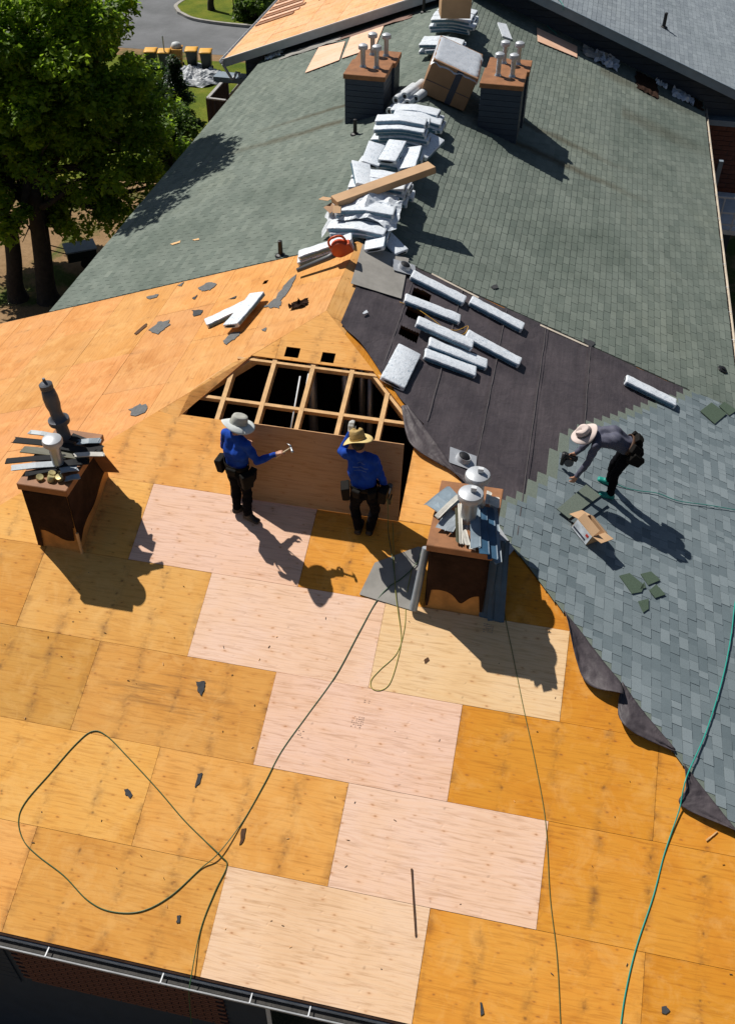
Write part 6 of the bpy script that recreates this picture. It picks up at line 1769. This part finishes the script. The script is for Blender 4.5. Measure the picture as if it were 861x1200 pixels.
def person(label, J, fwd, mats, gloves=(False, False), hat=None, shoe_len=0.19, seed=0, handdirs=None, curls=(0.6, 0.6)):
    """J: world joints. fwd: facing direction"""
    V3 = {k: Vector(v) for k, v in J.items()}
    f = Vector(fwd).normalized()
    pr = []
    pel, chest, neck, head = V3['pelvis'], V3['chest'], V3['neck'], V3['head']
    spine = (neck-pel).normalized()
    rt = V3['shoulder_r']-V3['shoulder_l']; rt = (rt-spine*rt.dot(spine)).normalized()
    fr = spine.cross(rt)*-1
    if fr.dot(f) < 0 and spine.z > 0.5: fr = -fr
    hr, hl = V3['hip_r'], V3['hip_l']
    # trunk
    for s_ in (-1, 1):
        pr.append(('trousers', pel+rt*(0.070*s_), pel+rt*(0.075*s_)-spine*0.08, 0.105, 0.10))
        pr.append(('shirt', pel+rt*(0.062*s_)+spine*0.10, chest+rt*(0.075*s_), 0.102, 0.118))
        pr.append(('shirt', chest+rt*(0.075*s_), neck+rt*(0.085*s_)-spine*0.10, 0.118, 0.090))
    pr.append(('shirt', pel+spine*0.08, pel+spine*0.16, 0.10, 0.105))
    pr.append(('shirt', V3['shoulder_l'], neck-spine*0.04, 0.062, 0.066)); pr.append(('shirt', V3['shoulder_r'], neck-spine*0.04, 0.062, 0.066))
    pr.append(('skin', neck-spine*0.04, head-(head-neck)*0.25, 0.056, 0.052))
    # head: skull, jaw, nose, ears, eyes
    up = Vector(J['headup']).normalized() if 'headup' in J else (head-neck).normalized()
    hf = Vector(J.get('look', f)).normalized(); hf = (hf-up*hf.dot(up)).normalized(); hs_ = hf.cross(up)
    pr.append(('skin', head+hf*0.020, head-hf*0.022, 0.083, 0.085))
    pr.append(('hair', head-hf*0.024+up*0.030, head-hf*0.038-up*0.012, 0.084, 0.082))
    pr.append(('skin', head+hf*0.040-up*0.055, head+hf*0.062-up*0.088, 0.055, 0.030))
    pr.append(('skin', head+hf*0.098+up*0.010, head+hf*0.112-up*0.022, 0.009, 0.015))
    pr.append(('skin', head+hf*0.092-up*0.060-hs_*0.02, head+hf*0.092-up*0.060+hs_*0.02, 0.010, 0.010))
    for s_ in (-1, 1):
        pr.append(('skin', head+hs_*(0.086*s_)+up*0.008, head+hs_*(0.090*s_)-up*0.030, 0.014, 0.011))
        pr.append(('eye', head+hs_*(0.032*s_)+hf*0.092+up*0.006, head+hs_*(0.030*s_)+hf*0.092+up*0.006, 0.011, 0.011))
    # limbs
    for sd_, gl in (('l', gloves[0]), ('r', gloves[1])):
        sh, el, wr = V3['shoulder_'+sd_], V3['elbow_'+sd_], V3['wrist_'+sd_]
        pr.append(('shirt', sh, sh.lerp(el, 0.45), 0.060, 0.056)); pr.append(('shirt', sh.lerp(el, 0.45), el, 0.056, 0.047))
        pr.append(('shirt', el, el.lerp(wr, 0.35), 0.047, 0.046)); pr.append(('shirt', el.lerp(wr, 0.35), wr.lerp(el, 0.08), 0.046, 0.036))
        dd, pn = (handdirs or {}).get(sd_, ((wr-el), -rt if sd_ == 'r' else rt))
        lab = 'glove' if gl else 'skin'
        pr.append((lab, wr.lerp(el, 0.10), wr+Vector(dd).normalized()*0.02, 0.028, 0.024))
        hand(pr, wr+Vector(dd).normalized()*0.01, dd, pn, lab, curls[0 if sd_ == 'l' else 1], 1 if sd_ == 'r' else -1)
        hp_, kn, an = V3['hip_'+sd_], V3['knee_'+sd_], V3['ankle_'+sd_]
        pr.append(('trousers', hp_, hp_.lerp(kn, 0.45), 0.098, 0.084)); pr.append(('trousers', hp_.lerp(kn, 0.45), kn, 0.084, 0.064))
        pr.append(('trousers', kn, kn.lerp(an, 0.35), 0.064, 0.066)); pr.append(('trousers', kn.lerp(an, 0.35), an+Vector((0, 0, 0.03)), 0.066, 0.058))
        to = V3['toe_'+sd_]; td = (to-an); td.z = 0; td.normalize()
        sole = an.z-0.085
        heel = Vector((an.x, an.y, an.z))-td*0.035
        slope_t = to.z
        for s_ in (-1, 1):
            sv = td.cross(Vector((0, 0, 1)))*(0.016*s_)
            pr.append(('shoe', heel+sv-Vector((0, 0, 0.050)), to+sv*1.2, 0.036, 0.034))
        pr.append(('shoe', an+Vector((0, 0, 0.01)), an+td*0.08-Vector((0, 0, 0.035)), 0.048, 0.038))
    # ensure the feet rest on the roof
    t = thing('person', label, 'person', TR((pel.x, pel.y, min(V3['ankle_l'].z, V3['ankle_r'].z)-0.085)))
    me = body_mesh('body', pr, mats, seed=seed)
    link('body', me, t)
    if hat: hat(t, head, up, hf, hs_)
    return t, rt, fr, spine

def hatter(crown_m, brim_m, crown_h, crown_r, brim_r, dip=0.02, pinch=0.0, band=None, tilt=0.0):
    def go(t, head, up, hf, hs_):
        M_ = Matrix(((hs_.x, hf.x, up.x, head.x), (hs_.y, hf.y, up.y, head.y), (hs_.z, hf.z, up.z, head.z), (0, 0, 0, 1))) @ Matrix.Translation((0, -0.006, 0.045)) @ Matrix.Rotation(tilt, 4, 'X')
        seg = 40
        def brim(u, v):
            a = u*2*math.pi; r = crown_r+(brim_r-crown_r)*v
            z = -dip*v*v+0.030*v*abs(math.sin(a))**3*-1*0+0.028*v*v*math.cos(2*a)*(-1)+0.006*math.sin(3*a+1)*v
            return M_ @ Vector((r*math.cos(a)*0.96, r*math.sin(a)*1.08, z))
        b_ = MB().grid(brim, seg, 6).build('hat', brim_m, t, smooth=True); solidify(b_, 0.004, 0)
        def crown(u, v):
            a = u*2*math.pi
            prof = [(1.0, 0.0), (0.99, 0.35), (0.95, 0.7), (0.86, 0.93), (0.6, 1.02), (0.3, 1.0), (0.01, 0.98)]
            f_ = v*(len(prof)-1); i = min(int(f_), len(prof)-2); w_ = f_-i
            r = (prof[i][0]*(1-w_)+prof[i+1][0]*w_)*crown_r; z = (prof[i][1]*(1-w_)+prof[i+1][1]*w_)*crown_h
            x, y = r*math.cos(a)*0.96, r*math.sin(a)*1.08
            if pinch: z -= pinch*max(0, 1-abs(x)/(crown_r*0.45))*max(0, (z/crown_h-0.6)/0.4)*(0.6+0.4*math.sin(a)); 
            if pinch and y > 0 and z > crown_h*0.5: x *= 1-0.35*(y/crown_r)
            return M_ @ Vector((x, y, z))
        MB().grid(crown, seg, 18).build('hat_crown', crown_m, b_, smooth=True)
        if band:
            MB().grid(lambda u, v: M_ @ Vector(((crown_r+0.004)*math.cos(u*2*math.pi)*0.96, (crown_r+0.004)*math.sin(u*2*math.pi)*1.08, 0.004+0.028*v)), seg, 1).build('hat_band', band, b_, smooth=True)
    return go

def tool_belt(t, pel, rt, fr, spine, m, pouch_m, pouches, r=0.165, z=0.075, leather=None):
    c = pel+spine*z
    def fn(u, v):
        a = u*2*math.pi
        return c+rt*((r+0.026)*math.cos(a))+fr*((r-0.030)*math.sin(a))+spine*((v-0.5)*0.065)
    b_ = solidify(MB().grid(fn, 32, 2).build('tool_belt', m, t, smooth=True), 0.007, 1)
    for (an, w_, h_, d_, drop) in pouches:
        p = c+rt*((r+0.026)*math.cos(an))+fr*((r-0.03)*math.sin(an))
        out = (rt*math.cos(an)+fr*math.sin(an)).normalized()
        tg = spine.cross(out).normalized()
        q = p+out*(d_/2+0.012)-spine*(h_/2-0.03+drop)
        M_ = Matrix(((tg.x, out.x, spine.x, q.x), (tg.y, out.y, spine.y, q.y), (tg.z, out.z, spine.z, q.z), (0, 0, 0, 1)))
        mb = MB()
        mb.add([(-w_*0.36, -d_/2, -h_/2), (w_*0.36, -d_/2, -h_/2), (w_*0.36, d_*0.3, -h_/2), (-w_*0.36, d_*0.3, -h_/2), (-w_/2, -d_/2, h_/2), (w_/2, -d_/2, h_/2), (w_/2, d_/2, h_/2-0.02), (-w_/2, d_/2, h_/2-0.02)],
               [(3, 2, 1, 0), (4, 5, 6, 7), (0, 1, 5, 4), (1, 2, 6, 5), (2, 3, 7, 6), (3, 0, 4, 7)])
        o = mb.build('pouch', pouch_m, b_, M_)
        bevel(o, 0.018, 3)
    return b_

def stand(F0, head_deg, spec):
    """joints from local (right, forward, up) offsets at F0; head_deg clockwise from +Y"""
    a = math.radians(head_deg)
    f = Vector((math.sin(a), math.cos(a), 0)); r = Vector((math.cos(a), -math.sin(a), 0))
    F0 = Vector(F0)
    return {k: F0+r*v[0]+f*v[1]+Vector((0, 0, v[2])) for k, v in spec.items()}, f, r
def roofz(p, k='h'):
    return T*p.y if k == 'h' else ZA-T*abs(p.x-UA)
def foot(J, sd_, x, y, dirx, diry, k='h', ln=0.15):
    """plant a foot on the roof slope at x, y pointing along (dirx, diry)"""
    d = Vector((dirx, diry, 0)).normalized()
    an = Vector((x, y, 0)); an.z = roofz(an, k)+0.105+0.012
    to = an+d*ln; to.z = roofz(to, k)+0.040+0.012
    J['ankle_'+sd_] = an; J['toe_'+sd_] = to

M_HATGREY = plain('grey_hat_cloth', (0.40, 0.40, 0.36), 0.85, amt=0.12, bump=0.15)
M_HATPALE = plain('pale_hat_cloth', (0.58, 0.61, 0.60), 0.85, amt=0.12, bump=0.15)
M_STRAW = plain('straw', (0.62, 0.47, 0.20), 0.8, amt=0.18, sc=25, bump=0.3, bsc=70)
M_STRAWD = plain('dark_straw', (0.40, 0.27, 0.10), 0.8, amt=0.18, sc=25, bump=0.3, bsc=70)
M_PINKHAT = plain('pinkish_hat_cloth', (0.60, 0.50, 0.46), 0.85, amt=0.10, bump=0.1)

# worker 1: standing, hammer in the right hand
F1 = Vector((0.197, 6.588, 2.384))
J, f1, r1 = stand(F1, 28, {'pelvis': (0, 0.0, 0.93), 'chest': (0.0, 0.02, 1.20), 'neck': (0.0, 0.05, 1.46), 'head': (0.01, 0.09, 1.585), 'look': (0, 0, 0),
    'shoulder_l': (-0.185, 0.03, 1.40), 'shoulder_r': (0.185, 0.04, 1.39), 'elbow_l': (-0.27, 0.05, 1.13), 'wrist_l': (-0.16, 0.26, 1.10),
    'elbow_r': (0.30, 0.10, 1.13), 'wrist_r': (0.44, 0.30, 1.20), 'hip_l': (-0.085, 0, 0.88), 'hip_r': (0.085, 0, 0.88), 'knee_l': (-0.10, 0.03, 0.49), 'knee_r': (0.10, 0.05, 0.50)})
J['look'] = f1+r1*0.35+Vector((0, 0, -0.25))
la, ra_ = F1-r1*0.09, F1+r1*0.10+f1*0.02
foot(J, 'l', la.x, la.y, f1.x+r1.x*0.5, f1.y+r1.y*0.5); foot(J, 'r', ra_.x, ra_.y, f1.x*0.25+r1.x, f1.y*0.25+r1.y)
hd_r = (Vector((0.86, 0.28, 0.30)), Vector((0.2, 0.1, -1)))
mats1 = [M_SKIN, M_BLUE, M_TROUS, M_SHOE, M_HAIR, M_GLOVE, M_BLACK]
t1, rt, fr, sp_ = person('worker in blue shirt and grey brimmed hat, seen from behind, raising a hammer', J, f1, mats1, hat=hatter(M_HATGREY, M_HATPALE, 0.115, 0.108, 0.215, 0.035, 0.0, M_HATGREY, -0.05), seed=1, handdirs={'r': hd_r}, curls=(0.6, 1.0))
tool_belt(t1, J['pelvis'], r1, f1, Vector((0, 0, 1)), M_LEATHER, M_LEATHER, [(math.radians(200), 0.20, 0.24, 0.11, 0.0), (math.radians(165), 0.16, 0.20, 0.10, 0.04), (math.radians(-15), 0.20, 0.26, 0.10, 0.05), (math.radians(-75), 0.16, 0.12, 0.04, 0.0), (math.radians(20), 0.14, 0.2, 0.09, 0.06)])
# his hammer
hg = J['wrist_r']+hd_r[0].normalized()*0.085+Vector((0.0, 0.0, -0.028))
hm = thing('hammer', 'claw hammer with pale handle in the hand of the worker in the grey hat', 'hammer', TR(hg))
hdv = Vector((0.72, 0.12, 0.62)).normalized()
MB().tube([hg-hdv*0.10, hg, hg+hdv*0.17], [0.013, 0.014, 0.011], 8).build('handle', plain('ash_handle', (0.55, 0.42, 0.26), 0.6), hm, smooth=True)
ht = hg+hdv*0.18; hq = Vector((0.35, -0.5, -0.3)); hq = (hq-hdv*hq.dot(hdv)).normalized()
hh_ = MB().tube([ht+hq*0.075, ht+hq*0.045, ht+hq*0.04, ht], [0.018, 0.018, 0.013, 0.015], 10).build('hammer_head', M_STEEL, hm, smooth=True)
for s_ in (-1, 1):
    sv = hdv.cross(hq)*(0.010*s_)
    MB().tube([ht, ht-hq*0.035+sv*0.8, ht-hq*0.075+sv*1.4-hdv*0.025], [0.012, 0.009, 0.004], 6).build('claw', M_STEEL, hm, smooth=True)

# worker 2: seen from behind, left arm up steadying the sheet, right arm down with the nailer
F2 = Vector((1.963, 6.588, 2.384))
J, f2, r2 = stand(F2, -4, {'pelvis': (0, -0.03, 0.90), 'chest': (-0.04, 0.03, 1.17), 'neck': (-0.08, 0.08, 1.43), 'head': (-0.11, 0.13, 1.55), 'look': (0, 0, 0),
    'shoulder_l': (-0.265, 0.07, 1.39), 'shoulder_r': (0.115, 0.05, 1.35), 'elbow_l': (-0.345, 0.22, 1.30), 'wrist_l': (-0.25, 0.35, 1.52),
    'elbow_r': (0.22, 0.02, 1.07), 'wrist_r': (0.27, 0.08, 0.81), 'hip_l': (-0.09, -0.03, 0.85), 'hip_r': (0.09, -0.03, 0.85), 'knee_l': (-0.15, 0.07, 0.47), 'knee_r': (0.13, 0.07, 0.47)})
J['look'] = f2+Vector((0, 0, -0.3))
la, ra_ = F2-r2*0.09+f2*0.02, F2+r2*0.07+f2*0.02
foot(J, 'l', la.x, la.y, f2.x+0.1, f2.y); foot(J, 'r', ra_.x, ra_.y, f2.x+0.15, f2.y)
t2, rt, fr, sp_ = person('worker in blue shirt and straw hat, seen from behind, holding up the plywood sheet', J, f2, mats1, gloves=(True, False), hat=hatter(M_STRAWD, M_STRAW, 0.14, 0.105, 0.205, 0.01, 0.05, M_STRAWD, 0.02), seed=2, handdirs={'l': (Vector((0.05, 0.25, 1)), Vector((0.1, 1, 0)))}, curls=(0.35, 0.8))
tool_belt(t2, J['pelvis'], r2, f2, Vector((0, 0, 1)), M_LEATHER, M_LEATHER, [(math.radians(190), 0.20, 0.24, 0.12, 0.02), (math.radians(-10), 0.20, 0.24, 0.12, 0.02), (math.radians(-60), 0.13, 0.14, 0.05, 0.0), (math.radians(-115), 0.13, 0.14, 0.05, 0.0)])
ng = J['wrist_r']+Vector((0.0, 0.02, -0.09))
nl = thing('nail_gun', 'dark pneumatic nailer in the lowered right hand of the straw-hatted worker', 'nail gun', TR(ng))
bevel(MB().box((0.02, 0.06, -0.02), (0.07, 0.22, 0.07), TR(ng)).build('grip', M_BLACK, nl), 0.012)
MB().tube([ng+Vector((0.02, 0.17, 0.03)), ng+Vector((0.02, 0.17, -0.20))], [0.04, 0.03], 12).build('barrel', M_GREYP, nl, smooth=True)
bevel(MB().box((0.05, 0.05, -0.12), (0.05, 0.12, 0.10), TR(ng)).build('magazine', M_BIN, nl), 0.01)
hose('pale green hose hanging from the nailer of the straw-hatted worker', [ng+Vector((0.03, -0.06, 0.0)), ng+Vector((0.06, -0.12, -0.25)), (2.287, 6.653, 2.440), (2.394, 6.360, 2.333), (2.513, 5.994, 2.233)], 0.009, M_HOSE_G)

# faded pale print across the back of his shirt (illegible)
from mathutils.bvhtree import BVHTree
_b = [c for c in t2.children if c.name.startswith('body')][0]
_bv = BVHTree.FromPolygons([v.co.copy() for v in _b.data.vertices], [tuple(p.vertices) for p in _b.data.polygons])
_off = wm(_b).translation
pm = MB(); rs = random.Random(5)
_c = J['chest']+Vector((-0.01, 0, 0.10))
for (zr, wr_, dz) in ((0.055, 0.05, 0.010), (0.0, 0.10, 0.016), (-0.03, 0.08, 0.008)):
    x = -wr_
    while x < wr_:
        w_ = rs.uniform(0.006, 0.014)
        hit = [_bv.ray_cast(Vector((_c.x+xx, _c.y-0.6, _c.z+zr+zz))-_off, Vector((0, 1, 0)))[0] for xx in (x, x+w_) for zz in (0, dz)]
        if all(hit):
            pm.add([q+_off+Vector((0, -0.003, 0)) for q in (hit[0], hit[2], hit[3], hit[1])], [(0, 1, 2, 3)])
        x += w_+0.004
pm.build('shirt_print', plain('faded_print', (0.10, 0.16, 0.36), 0.9, bump=0), t2)['kind'] = 'stuff'

# worker 3: bent double on the grey shingles, facing the ridge
x0_, y0_ = 5.42, 8.42
zg = roofz(Vector((x0_, y0_, 0)), 'r')
spec3 = {'pelvis': (5.62, 8.52, zg+0.90), 'chest': (5.34, 8.47, zg+1.07), 'neck': (5.06, 8.42, zg+1.10), 'head': (4.92, 8.40, zg+1.10),
         'shoulder_l': (5.09, 8.25, zg+1.03), 'shoulder_r': (5.11, 8.61, zg+1.05), 'elbow_l': (5.02, 8.20, zg+0.74), 'wrist_l': (4.90, 8.16, zg+0.50),
         'elbow_r': (4.98, 8.62, zg+0.76), 'wrist_r': (4.86, 8.58, zg+0.60), 'hip_l': (5.60, 8.43, zg+0.85), 'hip_r': (5.60, 8.61, zg+0.85), 'knee_l': (5.46, 8.37, zg+0.47), 'knee_r': (5.44, 8.60, zg+0.49)}
DX3, DY3 = -0.13, 0.24
J = {k: Vector(v)+Vector((DX3, DY3, T*0.13)) for k, v in spec3.items()}
foot(J, 'l', 5.46+DX3, 8.34+DY3, -1, -0.15, 'r'); foot(J, 'r', 5.44+DX3, 8.64+DY3, -1, 0.05, 'r')
J['look'] = Vector((-0.9, -0.1, -0.5)); J['headup'] = Vector((-0.52, -0.22, 0.83))
mats3 = [M_SKIN, M_GREYSHIRT, M_TROUS, M_TEAL, M_HAIR, M_GLOVE, M_BLACK]
t3, rt, fr, sp_ = person('worker in slate shirt and pinkish hat bent double laying grey shingles', J, Vector((-1, 0, 0)), mats3, hat=hatter(M_PINKHAT, M_PINKHAT, 0.10, 0.105, 0.19, 0.02, 0.02, M_GREYP, 0.0), seed=3,
                        handdirs={'l': (Vector((-0.35, -0.1, -1)), Vector((-0.2, 1, 0))), 'r': (Vector((-0.6, 0, -0.8)), Vector((0, -1, 0)))}, curls=(0.5, 1.0))
tool_belt(t3, J['pelvis'], Vector((0, 1, 0)), Vector((-0.35, 0, -0.95)).normalized() if False else Vector((-0.5, 0, -0.86)), Vector((-0.86, 0, 0.5)), M_BLEATHER, M_LEATHER, [(math.radians(180), 0.20, 0.22, 0.11, 0.06), (math.radians(215), 0.14, 0.16, 0.09, 0.0), (math.radians(-90), 0.18, 0.12, 0.08, 0.02), (math.radians(0), 0.2, 0.22, 0.1, 0.05)], r=0.16, z=0.06)
ng = J['wrist_r']+Vector((-0.06, -0.02, -0.08))
nl = thing('nail_gun', 'black nailer held under the chest of the bent worker', 'nail gun', TR(ng))
bevel(MB().box((0.0, 0, 0), (0.20, 0.07, 0.07), TR(ng, 0, 0, 0.3)).build('grip', M_BLACK, nl), 0.012)
MB().tube([ng+Vector((-0.10, 0, 0.06)), ng+Vector((-0.12, 0, -0.16))], [0.045, 0.03], 12).build('barrel', M_BLACK, nl, smooth=True)
autosmooth(MB().lathe([(0.07, -0.03), (0.075, 0), (0.07, 0.03)], 14, TR(ng+Vector((-0.02, 0, -0.10)), 0, math.pi/2)).build('coil_magazine', M_GREYP, nl))
